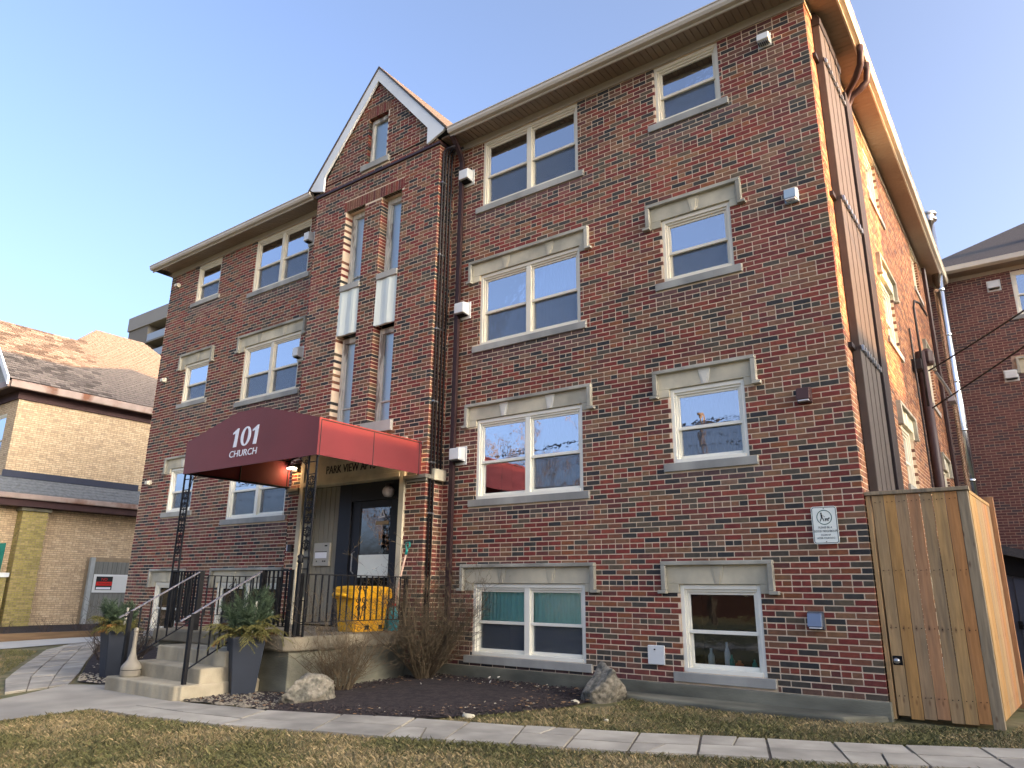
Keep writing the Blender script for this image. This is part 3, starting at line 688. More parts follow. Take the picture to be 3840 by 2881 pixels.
MB().box(-8.24, -7.47, BY-.045, BY+.12, 8.905, 9.026).build('sill', M_sill, ap, bevel=.005)
# ------------------------------------------------------------------ fittings of the apartment building
dp = MB().tube([(-5.92, -.38, 8.84), (-5.92, -.3, 8.78), (-5.92, -.12, 8.55), (-5.92, -.075, 8.45), (-5.92, -.075, .25), (-5.92, -.16, .12)], .055, 4, sq=(1, .8))
dp.build('downspout', M_pipe, ap)
cn = MB()
for i, (y, zb) in enumerate(((-.33, .3), (-.26, .3), (-.18, 2.9), (-.10, 2.9))):
    x = BX1+.035
    cn.tube([(x+.24, y+.02, 8.66+.03*i), (x+.08, y, 8.66+.03*i), (x+.015, y, 8.62+.02*i), (x, y, 8.50), (x, y, zb)], .019, 6)
cn.build('conduit', M_cond, ap, smooth=True)
cl = MB()
for z in (8.0, 6.6, 5.25, 4.0, 3.0, 2.2):
    for y in (-.33, -.26): cl.box(BX1, BX1+.06, y-.026, y+.026, z-.012, z+.012)
cl.build('pipe_clip', M_galv, ap)
MB().box(BX1+.0, BX1+.10, -.30, -.02, 2.72, 2.9).build('junction_box', M_stone, ap, bevel=.01)
def vent(x, z, w=.24, d=.19, m=None, y=0.0):
    m = m or M_ventw
    p = MB().box(x-w/2, x+w/2, y-.02, y, z-.17, z+.13).build('exhaust_vent', m, ap, bevel=.006)
    MB().prism([(y-.02, z+.11), (y-d, z+.08), (y-d, z-.10), (y-.02, z-.12)], x-w/2+.02, x+w/2-.02, axis='x').build('hood', m, p, bevel=.012)
    MB().box(x-w/2+.04, x+w/2-.04, y-d+.02, y-.03, z-.128, z-.122).build('damper', M_dark, p)
for z in (8.13, 5.60, 3.13): vent(-5.80, z)
for z in (8.22, 5.65): vent(-10.13, z, .2, .16)
v = MB().box(-.635, -.455, -.012, 0, 8.30, 8.50).build('exhaust_vent', M_ventw, ap, bevel=.004)
MB().prism([(-.012, 8.49), (-.10, 8.47), (-.12, 8.36), (-.012, 8.32)], -.625, -.465, axis='x').build('hood', M_ventw, v, bevel=.008)
lv = MB()
for k in range(6): lv.box(-.615+k*.026, -.603+k*.026, -.105, -.02, 8.318, 8.335)
lv.build('louvre', M_scr, v)
for z in (8.42, 5.91, 3.40):
    v = MB().lathe([(.06, 0), (.06, .02)], (0, 0, 0), 12)
    v.v = [(-15.33+a, -c, z+b) for a, b, c in v.v]; v = v.build('small_vent', M_vinylO, ap)
    MB().prism([(-.02, z+.06), (-.11, z+.03), (-.11, z-.04), (-.02, z-.06)], -15.40, -15.28, axis='x').build('hood', M_vinylO, v, bevel=.01)
def wall_lamp(x, z, m, label, front=None):
    l = MB().box(x-.085, x+.085, -.05, 0, z-.09, z+.10).build('wall_lamp', m, ap, bevel=.01, label=label)
    MB().prism([(-.05, z+.09), (-.10, z+.08), (-.125, z-.06), (-.05, z-.06)], x-.075, x+.075, axis='x').build('shade', front or m, l, bevel=.008)
    MB().box(x-.06, x+.06, -.115, -.055, z-.075, z-.062).build('lens', M_white, l)
wall_lamp(-.405, 5.93, mat('pale_grey_metal', S(150, 170, 184), .4, .05, 4, .02, 30), 'pale grey wall lamp beside the second floor window')
wall_lamp(-.50, 3.31, mat('brown_metal', S(74, 52, 50), .5, .06, 4, .02, 30), 'brown wall lamp beside the first floor window')
wall_lamp(-.618, .77, mat('dark_grey_metal', S(74, 78, 84), .5, .06, 4, .02, 30), 'grey wall lamp above the basement window', mat('blue_grey_metal', S(120, 132, 150), .35, .05, 4, .02, 30, metal=.5))
ub = MB().box(-2.65, -2.44, -.03, 0, .20, .425).build('utility_cover', M_ventw, ap, bevel=.004)
MB().box(-2.655, -2.435, -.038, -.031, .205, .42).build('cover_plate', M_ventw, ub, bevel=.003)
MB().box(-2.57, -2.55, -.044, -.038, .37, .385).build('screw', M_dark, ub)
# line covers and downpipes on the side wall
for (a, b, zt) in ((.38, .63, 8.78), (.68, .93, 8.80), (.98, 1.24, 8.78), (1.31, 1.58, 8.76)):
    d = MB().box(.004, .10, a, b, -.1, zt-.12).build('line_cover', M_duct, ap, bevel=.008)
    MB().prism([(.0, zt-.16), (.115, zt-.16), (.125, zt-.06), (.06, zt+.06), (.0, zt+.06)], a-.02, b+.02, axis='y').build('entry_hood', M_cond, d, bevel=.01)
MB().box(.004, .13, 1.66, 2.10, -.1, 8.35).build('brown_chase', mat('brown_chase', S(42, 36, 36), .6, .08, 4, .05, 30), ap, bevel=.01)
for z in (8.05, 5.95, 3.92):
    s = MB().box(.0, .045, .20, 1.62, z-.03, z+.03).box(.10, .112, .36, 1.60, z-.022, z+.022).build('strut', M_cond, ap)
    for y in (.505, .805, 1.11, 1.445): MB().box(.102, .135, y-.10, y-.04, z-.035, z+.035).box(.102, .125, y-.04, y+.04, z-.012, z+.012).box(.102, .135, y+.04, y+.10, z-.035, z+.035).build('strap', M_galv, s)
for dy in (0, .45):
    e = MB().tube([(.43, 1.45+dy, 8.86), (.43, 1.45+dy, 8.72), (.40, 1.5+dy, 8.58), (.30, 1.62+dy*.7, 8.48), (.16, 1.78+dy*.4, 8.42), (.09, 1.86+dy*.3, 8.30), (.08, 1.9+dy*.3, 8.1), (.08, 1.9+dy*.3, 7.6)], .05, 8)
    e.build('gooseneck', M_pipe, ap, smooth=True)
MB().tube([(.08, 10.4, 8.8), (.08, 10.4, 0)], .05, 6).build('downspout', M_pipe, ap)
# bay stone surround, name board and door
JB = MB().box(-9.23, -9.12, BY-.035, BY+.2, .46, 3.45).box(-6.72, -6.61, BY-.035, BY+.2, .46, 3.45).box(-9.12, -6.72, BY-.02, BY+.2, 2.88, 3.45).box(-9.12, -6.72, BY-.045, BY+.2, 2.80, 2.88)
JB.build('door_surround', M_stone, ap, bevel=.008)
text_mesh('PARK VIEW APTS', .20, 'lettering', M_cond, ap, (-7.92, BY-.024, 2.99), (1, 0, 0), (0, 0, 1), .012, sx=.82)
for a, b in ((-6.61, BX1+.06), (BX0-.06, -9.23)):
    sh = MB().box(a, b, BY-.07, BY+.01, 2.735, 2.80)
    if a > -8: sh.box(BX1-.01, BX1+.06, BY+.01, -.25, 2.735, 2.80)
    sh.box(a+.02, b-.02, BY-.035, BY+.01, 2.69, 2.735)
    sh.build('stone_ledge', M_shelf, ap, bevel=.01)
DY = -.22
bd = MB().box(-9.12, -8.34, DY+.02, DY+.05, .46, 2.80); pa = bd.build('side_panel', M_dark, ap)
for k in range(6):
    x = -9.10+k*.127; MB().box(x, x+.118, DY-.008, DY+.02, .47, 2.79).build('panel_board', M_board, pa, bevel=.006)
dr = MB().box(-8.34, -8.02, DY-.03, DY+.06, .46, 2.80).box(-8.02, -6.72, DY-.03, DY+.06, 2.49, 2.80).box(-6.88, -6.72, DY-.03, DY+.06, .46, 2.49)
dfm = dr.build('door_frame', M_door, ap, bevel=.008)
door = MB().box(-8.02, -7.81, DY+.0, DY+.05, .50, 2.49).box(-7.09, -6.88, DY+.0, DY+.05, .50, 2.49).box(-7.81, -7.09, DY, DY+.05, 2.37, 2.49).box(-7.81, -7.09, DY, DY+.05, .50, .75)
door = door.build('door', M_door, ap, bevel=.006)
MB().box(-7.83, -7.07, DY+.02, DY+.028, .74, 2.38).build('pane', G_door, door)
MB().box(-7.80, -7.10, DY+.010, DY+.016, 1.24, 1.60).build('notice_board', M_signw, door)
MB().box(-7.44, -7.14, DY+.012, DY+.016, 2.08, 2.14).build('notice', mat('faded_notice', S(150, 130, 96), .6), door)
tri = MB(); tr = [(-7.29, 2.34), (-7.22, 2.2), (-7.36, 2.2)]; ti = [(-7.29, 2.30), (-7.255, 2.22), (-7.325, 2.22)]
for i in range(3): tri.face([(tr[i][0], DY+.012, tr[i][1]), (tr[(i+1) % 3][0], DY+.012, tr[(i+1) % 3][1]), (ti[(i+1) % 3][0], DY+.012, ti[(i+1) % 3][1]), (ti[i][0], DY+.012, ti[i][1])])
tri.build('triangle_decal', M_white, door, recalc=False)
MB().tube([(-7.90, DY-.0, 1.30), (-7.90, DY-.05, 1.34), (-7.90, DY-.05, 1.62), (-7.90, DY, 1.66)], .012, 6).build('handle', M_galv, door)
MB().box(-8.02, -6.88, DY-.05, DY+.06, .46, .50).build('threshold', M_galv, dfm)
hl = MB(); ww, d0, d1 = (-8.3, -6.7), DY+.12, 3.2
hl.face([(ww[0], d1, .46), (ww[1], d1, .46), (ww[1], d1, 2.9), (ww[0], d1, 2.9)]); hl.face([(ww[0], d0, .46), (ww[0], d1, .46), (ww[0], d1, 2.9), (ww[0], d0, 2.9)]); hl.face([(ww[1], d0, .46), (ww[1], d0, 2.9), (ww[1], d1, 2.9), (ww[1], d1, .46)])
hl.face([(ww[0], d0, 2.9), (ww[0], d1, 2.9), (ww[1], d1, 2.9), (ww[1], d0, 2.9)]); hl.face([(ww[0], d0, .46), (ww[1], d0, .46), (ww[1], d1, .46), (ww[0], d1, .46)])
hl.build('hallway', mat('hall_wall', S(214, 182, 120), .9, .1, 2, 0), ap, recalc=False)  # warm pale wall colour stands in for golden reflections in the door glass
stp = MB()
for k in range(7): stp.box(-8.1, -7.2, .9+k*.26, 3.1, .46+k*.17, .46+(k+1)*.17)
stp.build('hall_stairs', mat('hall_stair', S(86, 78, 66), .8, .1, 2, 0), ap)
gl = MB().lathe([(.0, -.10), (.06, -.09), (.095, -.04), (.10, 0.0), (.085, .05), (.05, .08)], (-7.06, DY-.11, 2.60), 14).build('globe_lamp', M_globe, ap, smooth=True)
MB().lathe([(.06, 0), (.06, .05)], (-7.06, DY-.11, 2.68), 12).build('fitting', M_cond, gl)
ip = MB().box(-8.89, -8.48, DY-.05, DY-.008, 1.43, 1.82).build('intercom_panel', mat('beige_metal', S(166, 162, 150), .45, .04, 4, .02, 30, metal=.3), ap, bevel=.006)
MB().box(-8.84, -8.54, DY-.056, DY-.05, 1.56, 1.66).build('name_list', M_white, ip); MB().box(-8.84, -8.54, DY-.054, DY-.05, 1.665, 1.675).build('slot', M_dark, ip)
k = MB()
for x, z, w in ((-8.80, 1.50, .02), (-8.64, 1.50, .03), (-8.59, 1.50, .03), (-8.60, 1.76, .06)): k.box(x, x+w, DY-.057, DY-.05, z, z+.02)
k.build('button', M_dark, ip)
MB().box(-9.39, -9.29, BY-.06, BY, 1.68, 1.80).build('key_safe', M_cond, ap, bevel=.006)
MB().box(-9.42, -9.39, BY-.05, BY, 1.69, 1.79).build('key_plate', M_white, ap)
EW = emit('lit_lamp', (1.0, .86, .66), 4)
for x in (-9.40, -6.42):
    lp = MB().box(x-.09, x+.09, BY-.06, BY, 3.10, 3.24).prism([(BY-.06, 3.24), (BY-.16, 3.21), (BY-.16, 3.18), (BY-.06, 3.17)], x-.09, x+.09, axis='x').build('entry_lamp', M_cond, ap, bevel=.006)
    MB().box(x-.08, x+.08, BY-.155, BY-.065, 3.150, 3.168).build('lens', EW, lp)
    L = bpy.data.lights.new('entry_light', 'POINT'); L.energy = .75 if x < -8 else .4; L.color = (1.0, .55, .22); L.shadow_soft_size = .04
    lo = bpy.data.objects.new('entry_light', L); COL.objects.link(lo); lo.location = (x, BY-.13, 3.11)

# ------------------------------------------------------------------ sign on the facade
sg = thing('neighbour_sign', (-.42, -.03, 1.6), 'white sign with green dog walker symbol on the brick wall beside the wooden enclosure', 'sign')
def rrect(cx, cz, w, h, r, n=5):
    P = []
    for (sx, sz, a0) in ((1, 1, 0), (-1, 1, 90), (-1, -1, 180), (1, -1, 270)):
        for k in range(n+1):
            a = R(a0+90*k/n); P.append((cx+sx*(w/2-r)+r*math.cos(a), cz+sz*(h/2-r)+r*math.sin(a)))
    return P
CX, CZ = -.422, 1.80
MB().prism(rrect(CX, CZ, .275, .415, .03), -.032, -.027).build('sign_plate', M_signw, sg)
ob, ib = rrect(CX, CZ, .258, .398, .024), rrect(CX, CZ, .246, .386, .02); b = MB()
for i in range(len(ob)): k = (i+1) % len(ob); b.face([(ob[i][0], -.0335, ob[i][1]), (ob[k][0], -.0335, ob[k][1]), (ib[k][0], -.0335, ib[k][1]), (ib[i][0], -.0335, ib[i][1])])
b.build('border', M_ink, sg, recalc=False)
b = MB(); N = 32; cz = CZ+.085
for i in range(N):
    a0, a1 = 2*math.pi*i/N, 2*math.pi*(i+1)/N; f = lambda r, a: (CX+r*math.cos(a), -.0337, cz+r*math.sin(a)); b.face([f(.082, a0), f(.082, a1), f(.074, a1), f(.074, a0)])
b.build('ring', M_green, sg, recalc=False)
b = MB(); y = -.0338
def flat(poly): b.face([(CX+p[0], y, cz+p[1]) for p in poly])
flat([(-.030+.010*math.cos(t), .045+.010*math.sin(t)) for t in np.linspace(0, 6.283, 10)[:-1]])
flat([(-.038, .034), (-.022, .036), (-.016, .0), (-.034, -.004)]); flat([(-.024, .030), (-.018, .026), (.008, .006), (.004, .002)])
flat([(-.034, -.002), (-.024, -.002), (-.040, -.044), (-.050, -.044)]); flat([(-.026, -.002), (-.016, -.002), (.000, -.040), (-.010, -.044)])
flat([(.006, -.012), (.042, -.014), (.042, -.026), (.006, -.026)]); flat([(.042, -.006), (.058, -.004), (.058, -.014), (.046, -.022), (.040, -.018)])
for x in (.008, .016, .032, .039): flat([(x, -.026), (x+.005, -.026), (x+.004, -.043), (x-.002, -.043)])
flat([(.006, -.014), (.008, -.018), (-.006, -.002), (-.008, .002)])
b.build('dog_walker_symbol', M_ink, sg, recalc=False)
for t, z, s in (('PLEASE BE A', -.038, .034), ('GOOD NEIGHBOUR', -.078, .034), ('CLEAN UP', -.118, .028), ('AFTER YOUR DOG', -.152, .028)):
    text_mesh(t, s, 'lettering', M_ink, sg, (CX, -.0335, CZ+z), (1, 0, 0), (0, 0, 1), .0006, sx=.80)
b = MB()
for z in (.183, -.183): b.lathe([(.006, 0), (.004, .004)], (0, 0, 0), 8); n = 16; b.v[-n:] = [(CX+v[0], -.0335-v[2], CZ+z+v[1]) for v in b.v[-n:]]
b.build('bolt', M_ink, sg)

# ------------------------------------------------------------------ entrance canopy
cp_ = thing('entrance_canopy', (-7.9, -1.45, .46), 'burgundy canvas entrance canopy lettered 101 CHURCH on black iron posts', 'canopy')
CX0, CX1, CY0, CY1, CZ0, CZ1, CZ2 = -9.54, -6.25, -2.49, BY-.045, 2.80, 3.32, 3.645
prof = [(CX0, CZ0), (CX0, CZ1), (-8.22, CZ2), (-7.57, CZ2), (CX1, CZ1), (CX1, CZ0)]
fp = MB().prism(prof, CY0, CY0+.012).build('front_panel', M_canopy, cp_)
for i, nm in ((0, 'side_valance'), (1, 'canopy_top'), (2, 'canopy_top'), (3, 'canopy_top'), (4, 'side_valance')):
    (a, za), (b_, zb) = prof[i], prof[i+1]; nrm = Vector((-(zb-za), 0, b_-a)).normalized()*.012
    if nm == 'side_valance': nrm = Vector((0.012 if a < -8 else -.012, 0, 0)); 
    else: nrm = -nrm if nrm.z > 0 else nrm
    P = lambda x, y, z, k=0: Vector((x, y, z))+nrm*k
    y0 = CY0+.0125
    MB().hexa([P(a, y0, za), P(b_, y0, zb), P(b_, CY1, zb), P(a, CY1, za), P(a, y0, za, 1), P(b_, y0, zb, 1), P(b_, CY1, zb, 1), P(a, CY1, za, 1)]).build(nm, M_canopy, cp_)
frm = MB()
for y in (CY0+.04, (CY0+CY1)/2, CY1-.05):
    for i in range(5): frm.tube([(prof[i][0]*.994-.047, y, prof[i][1]-.02), (prof[i+1][0]*.994-.047, y, prof[i+1][1]-.02)], .014, 6)
for x, z in prof[1:5]: frm.tube([(x*.994-.047, CY0+.04, z-.025), (x*.994-.047, CY1, z-.025)], .014, 6)
for x in (CX0+.03, CX1-.03): frm.tube([(x, CY0+.03, CZ0+.02), (x, CY1, CZ0+.02)], .016, 6)
frm.tube([(CX0+.03, CY0+.03, CZ0+.02), (CX1-.03, CY0+.03, CZ0+.02)], .016, 6)
frm.build('canopy_frame', M_iron, cp_)
def fit_text(txt, x0, x1, z0, z1, y, name, shear=0, off=0.0):
    o = text_mesh(txt, 1, name, M_white, None, (0, y, 0), (1, 0, 0), (0, 0, 1), .003, shear=shear, off=off, align='LEFT')
    me = o.data; w = wloc(o); xs = [v.co.x+w.x for v in me.vertices]; zs = [v.co.z+w.z for v in me.vertices]
    kx = (x1-x0)/(max(xs)-min(xs)); kz = (z1-z0)/(max(zs)-min(zs)); mx, mn = min(xs), min(zs)
    for v in me.vertices: v.co.x = x0+(v.co.x+w.x-mx)*kx-(x0+x1)/2; v.co.z = z0+(v.co.z+w.z-mn)*kz-(z0+z1)/2
    nw = Vector(((x0+x1)/2, y, (z0+z1)/2)); o.parent = fp; o.location = nw-wloc(fp); WL[o.name] = nw; return o
# 101 drawn with thick and thin strokes
nb = MB(); y0, y1 = CY0-.006, CY0-.002
def one(x):
    nb.prism([(x+.03, 3.10), (x+.115, 3.10), (x+.150, 3.385), (x+.115, 3.385), (x+.0, 3.325), (x+.0, 3.30), (x+.062, 3.315), (x+.055, 3.23)], y0, y1)
one(-8.26); one(-7.765)
zc_, xc = 3.243, -7.925; o1 = [(xc+.125*math.cos(t)+.018*math.sin(t), zc_+.147*math.sin(t)) for t in np.linspace(0, 2*math.pi, 29)[:-1]]; i1 = [(xc+.055*math.cos(t)+.016*math.sin(t), zc_+.122*math.sin(t)) for t in np.linspace(0, 2*math.pi, 29)[:-1]]
for i in range(28):
    k = (i+1) % 28; nb.hexa([(o1[i][0], y0, o1[i][1]), (o1[k][0], y0, o1[k][1]), (i1[k][0], y0, i1[k][1]), (i1[i][0], y0, i1[i][1]), (o1[i][0], y1, o1[i][1]), (o1[k][0], y1, o1[k][1]), (i1[k][0], y1, i1[k][1]), (i1[i][0], y1, i1[i][1])])
nb.build('number_lettering', M_white, fp)
fit_text('CHURCH', -8.30, -7.61, 2.945, 3.045, CY0-.004, 'name_lettering', shear=.10, off=.004)
def cscroll(mb, c, r, u, v, turns=1.2, start=0, dirn=1, w=.007, n=14):
    pts = []
    for k in range(n+1):
        t = k/n; a = start+dirn*turns*2*math.pi*t; rr = r*(1-.75*t); pts.append(Vector(c)+Vector(u)*(rr*math.cos(a))+Vector(v)*(rr*math.sin(a)))
    mb.tube(pts, w, 5)
for px in (-9.47, -6.375):
    po = MB(); ya = CY0+.05
    for dx in (-.085, .085): po.box(px+dx-.011, px+dx+.011, ya-.011, ya+.011, .46, CZ0+.03)
    for z in (.47, .9, 1.3, 1.45, 2.55, 2.72, 1.9, 2.1): po.box(px-.085, px+.085, ya-.007, ya+.007, z-.006, z+.006)
    pst = po.build('post', M_iron, cp_)
    sc = MB(); X, Z = (1, 0, 0), (0, 0, 1)
    for z in np.arange(1.55, 2.55, .17):
        for s in (-1, 1):
            cscroll(sc, (px+s*.035, ya, z+.02), .034, (s, 0, 0), Z, 1.1, 0); cscroll(sc, (px+s*.035, ya, z+.10), .034, (s, 0, 0), (0, 0, -1), 1.1, 0)
        sc.tube([(px, ya, z-.02), (px+.03, ya, z+.06), (px, ya, z+.14)], .006, 5); sc.tube([(px, ya, z-.02), (px-.03, ya, z+.06), (px, ya, z+.14)], .006, 5)
    if px > -8:
        MB().box(px-.06, px+.06, ya+.02, ya+.025, .95, 1.88).build('pale_backing', M_board, cp_)
    sc.build('scrollwork', M_iron, pst)
for s in (-1, 1):
    br = MB(); px = -9.47 if s > 0 else -6.375
    br.tube([(px+s*.09, CY0+.05, 2.5), (px+s*.14, CY0+.05, 2.68), (px+s*.3, CY0+.05, 2.8)], .007, 5); cscroll(br, (px+s*.14, CY0+.05, 2.72), .04, (s, 0, 0), (0, 0, 1)); br.build('corner_bracket', M_iron, cp_)

# ------------------------------------------------------------------ entrance stoop
sp_ = thing('entrance_stoop', (-7.85, -2, -.25), 'concrete entrance platform with three chipped steps under the canopy', 'steps')
MB().prism([(-9.56, -2.62), (-6.42, -2.62), (-6.33, -2.52), (-6.33, BY-.04), (-9.56, BY-.04)], .285, .46, axis='z').build('platform_slab', M_slab, sp_, bevel=.025)
MB().box(-9.5, -6.40, -2.54, BY-.04, -.45, .283).build('base_wall', M_conc, sp_, bevel=.01)
def step(y0, z, x0, x1, seed):
    r_ = random.Random(seed); P = [(x0, -2.545)]
    n = 22
    for k in range(n+1):
        t = k/n; j = r_.uniform(-.006, .006)-(.05*max(0, 1-abs(t-1)*14) if z < 0 else 0)*-1
        P.append((x0+(x1-x0)*t-(0.04 if (k == n and z < 0) else 0), y0+j))
    P.append((x1, y0+.06)); P.append((x1, -2.545))
    return MB().prism(P, -.45, z, axis='z').build('step', M_step, sp_, bevel=.018)
step(-3.06, .285, -8.57, -6.97, 1); step(-3.38, .105, -8.575, -6.96, 2); step(-3.68, -.068, -8.62, -6.93, 3)

# ------------------------------------------------------------------ iron railings
def railing(label, a, b, ztop, zlow, nbal, posts=(1, 1), scroll=None, zbase=.46, group='black iron railings of the entrance', balw=.017):
    a = Vector((*a, 0)); b = Vector((*b, 0)); t = thing('iron_railing', ((a.x+b.x)/2, (a.y+b.y)/2, zbase[1] if isinstance(zbase, tuple) else zbase), label, 'railing', group)
    za, zb = (ztop, ztop) if not isinstance(ztop, tuple) else ztop; la, lb = (zlow, zlow) if not isinstance(zlow, tuple) else zlow
    ba, bb = (zbase, zbase) if not isinstance(zbase, tuple) else zbase
    Z = Vector((0, 0, 1)); d = (b-a)
    MB().bar(a+Z*za, b+Z*zb, .034, .014).build('top_rail', M_rail if za != zb else M_iron, t)
    MB().bar(a+Z*la, b+Z*lb, .022, .012).build('bottom_rail', M_iron, t)
    for e, p, z0, z1 in ((0, a, ba, za), (1, b, bb, zb)):
        if posts[e]: MB().box(p.x-.023, p.x+.023, p.y-.023, p.y+.023, z0, z1+.01).build('post', M_iron, t)
    m0 = None
    for k in range(1, nbal):
        q = a+d*(k/nbal); lo = la+(lb-la)*k/nbal; hi = za+(zb-za)*k/nbal
        MB().box(q.x-balw/2, q.x+balw/2, q.y-balw/2, q.y+balw/2, lo, hi).build('baluster', M_iron, t)
    if scroll:
        s = MB(); q = a+d*scroll; u = d.normalized(); m = (za+la)/2
        for sg_ in (-1, 1):
            for zz, vv in ((m+.13, 1), (m-.02, -1), (m-.14, 1)): cscroll(s, q+Z*zz+u*(sg_*.05), .05, u*sg_, Z*vv, 1.2)
            s.tube([q+Z*(la+.02), q+u*(sg_*.07)+Z*(m), q+Z*(za-.03)], .006, 5)
        s.build('scroll', M_iron, t)
    return t
railing('black iron railing along the right side of the platform before the yellow bin', (-6.40, -2.44), (-6.40, -.50), 1.235, .63, 17, scroll=.55)
railing('black iron railing along the left side of the platform, partly behind the steps', (-9.46, -2.44), (-9.46, -.50), 1.235, .63, 17, scroll=.55)
railing('short black iron railing between right stair rail and canopy post', (-7.06, -2.53), (-6.50, -2.53), 1.28, .58, 6, balw=.02)
railing('short black iron railing between left canopy post and stair rail', (-9.36, -2.53), (-8.56, -2.53), 1.28, .58, 10, balw=.022)
for x, w in ((-7.06, 'right'), (-8.54, 'left')):
    t = railing('sloping black handrail on the %s side of the concrete steps' % w, (x, -2.57), (x, -3.52), (1.28, .73), (.62, .09), 7, zbase=(.46, -.07))
    MB().bar((x, -3.50, .745), (x, -3.66, .655), .036, .014).build('rail_end', M_rail, t)
    MB().tube([(x, -3.52, .70), (x, -3.58, .66), (x, -3.6, .70)], .012, 6).build('scroll', M_iron, t)
# newel pair beside the canopy post
t = thing('iron_newel', (-6.36, -2.56, .46), 'thick black iron newel with a knob top at the right front corner of the platform', 'newel')
MB().box(-6.375, -6.335, -2.545, -2.505, .46, 1.36).build('shaft', M_iron, t); MB().lathe([(.02, 0), (.045, .03), (.03, .06), (.045, .10), (.0, .14)], (-6.355, -2.525, 1.36), 10).build('finial', M_iron, t, smooth=True)

# ------------------------------------------------------------------ things at the entrance
bn = thing('storage_bin', (-6.92, -1.0, .46), 'yellow plastic grit bin with rounded lid standing by the entrance door', 'bin')
def rbox(mb, cx, cy, w, d, z, r=.06, n=4):
    P = []
    for sx, sy, a0 in ((1, 1, 0), (-1, 1, 90), (-1, -1, 180), (1, -1, 270)):
        for k in range(n+1):
            a = R(a0+90*k/n); P.append((cx+sx*(w/2-r)+r*math.cos(a), cy+sy*(d/2-r)+r*math.sin(a), z))
    return P
def loft(rings):
    mb = MB(); n = len(rings[0])
    for r_ in rings: mb.v += r_
    for i in range(len(rings)-1):
        for k in range(n): mb.f.append((i*n+k, i*n+(k+1) % n, (i+1)*n+(k+1) % n, (i+1)*n+k)); mb.m.append(0); mb.c.append(None)
    mb.f.append(tuple(reversed(range(n)))); mb.f.append(tuple(range((len(rings)-1)*n, len(rings)*n))); mb.m += [0, 0]; mb.c += [None, None]; return mb
bx, by_ = -6.80, -.98
loft([rbox(None, bx, by_, .36, .60, .462), rbox(None, bx, by_, .37, .62, .48), rbox(None, bx, by_, .41, .72, .92)]).build('tub', M_yel, bn, smooth=False)
loft([rbox(None, bx, by_, .44, .78, .915), rbox(None, bx, by_, .46, .82, .93), rbox(None, bx, by_, .46, .82, 1.00), rbox(None, bx, by_, .44, .80, 1.015)]).build('rim', M_yel, bn)
loft([rbox(None, bx, by_, .45, .81, 1.018), rbox(None, bx, by_, .45, .81, 1.05), rbox(None, bx, by_, .40, .74, 1.085), rbox(None, bx, by_, .24, .5, 1.10)]).build('lid', M_yel, bn)
MB().tube([(bx+.12, by_-.40, .95), (bx+.12, by_-.48, .97), (bx-.1, by_-.48, .97), (bx-.1, by_-.40, .95)], .025, 8).build('handle', M_yel, bn, smooth=True)
rb = MB()
for k in range(5): y = by_-.26+k*.13; rb.hexa([(bx+.175, y-.02, .50), (bx+.19, y-.02, .50), (bx+.19, y+.02, .50), (bx+.175, y+.02, .50), (bx+.20, y-.02, .90), (bx+.215, y-.02, .90), (bx+.215, y+.02, .90), (bx+.20, y+.02, .90)])
rb.build('rib', M_yel, bn)
MB().box(bx+.165, bx+.19, by_-.12, by_-.0, .49, .55).box(bx+.165, bx+.19, by_+.17, by_+.29, .49, .55).build('lift_slot', M_dark, bn)
sv = thing('shovel', (-6.55, -.52, .46), 'shovel with teal grip and pale wooden pole leaning by the door jamb', 'shovel')
MB().tube([(-6.60, -.56, .70), (-6.46, -.46, 1.60)], .017, 8).build('pole', M_pole, sv, smooth=True)
MB().tube([(-6.463, -.462, 1.57), (-6.452, -.455, 1.66)], .022, 8).tube([(-6.452, -.455, 1.65), (-6.49, -.45, 1.70), (-6.48, -.45, 1.75), (-6.41, -.45, 1.75), (-6.40, -.45, 1.70), (-6.452, -.455, 1.65)], .014, 6).build('grip', M_teal, sv, smooth=True)
MB().prism([(-6.72, .47), (-6.5, .47), (-6.49, .74), (-6.6, .80), (-6.72, .74)], -.60, -.585).build('blade', M_teal, sv, bevel=.004)
jg = thing('spray_bottle', (-6.50, -.62, .46), 'turquoise plastic jug beside the yellow bin', 'jug')
MB().lathe([(.075, 0), (.08, .02), (.08, .2), (.05, .27), (.025, .31), (.025, .35)], (-6.50, -.62, .462), 14).build('body', M_teal2, jg, smooth=True); MB().lathe([(.028, 0), (.028, .04)], (-6.50, -.62, .812), 10).build('cap', M_red, jg)
jg = thing('watering_can', (-6.66, -.50, .46), 'small green plastic can half hidden behind the yellow bin', 'can')
MB().lathe([(.10, 0), (.11, .02), (.09, .24), (.06, .28)], (-6.66, -.50, .462), 14).build('body', M_teal, jg, smooth=True); MB().tube([(-6.60, -.52, .55), (-6.53, -.56, .64), (-6.48, -.58, .74)], .015, 6).build('spout', M_teal, jg)
sm = thing('ash_receptacle', (-8.36, -3.50, -.07), 'pale grey long necked cigarette receptacle on the bottom step', 'ashtray')
MB().lathe([(.12, 0), (.125, .01), (.125, .10), (.12, .12), (.10, .15), (.06, .20), (.036, .28), (.026, .36), (.024, .52), (.028, .54)], (-8.36, -3.50, -.066), 18).build('body', M_ash, sm, smooth=True)
MB().lathe([(.127, .0), (.127, .008)], (-8.36, -3.50, .01), 18).build('seam', M_cond, sm); MB().lathe([(.026, 0), (.034, .02), (.026, .05), (.0, .06)], (-8.36, -3.50, .475), 12).build('cap', M_ash, sm, smooth=True)
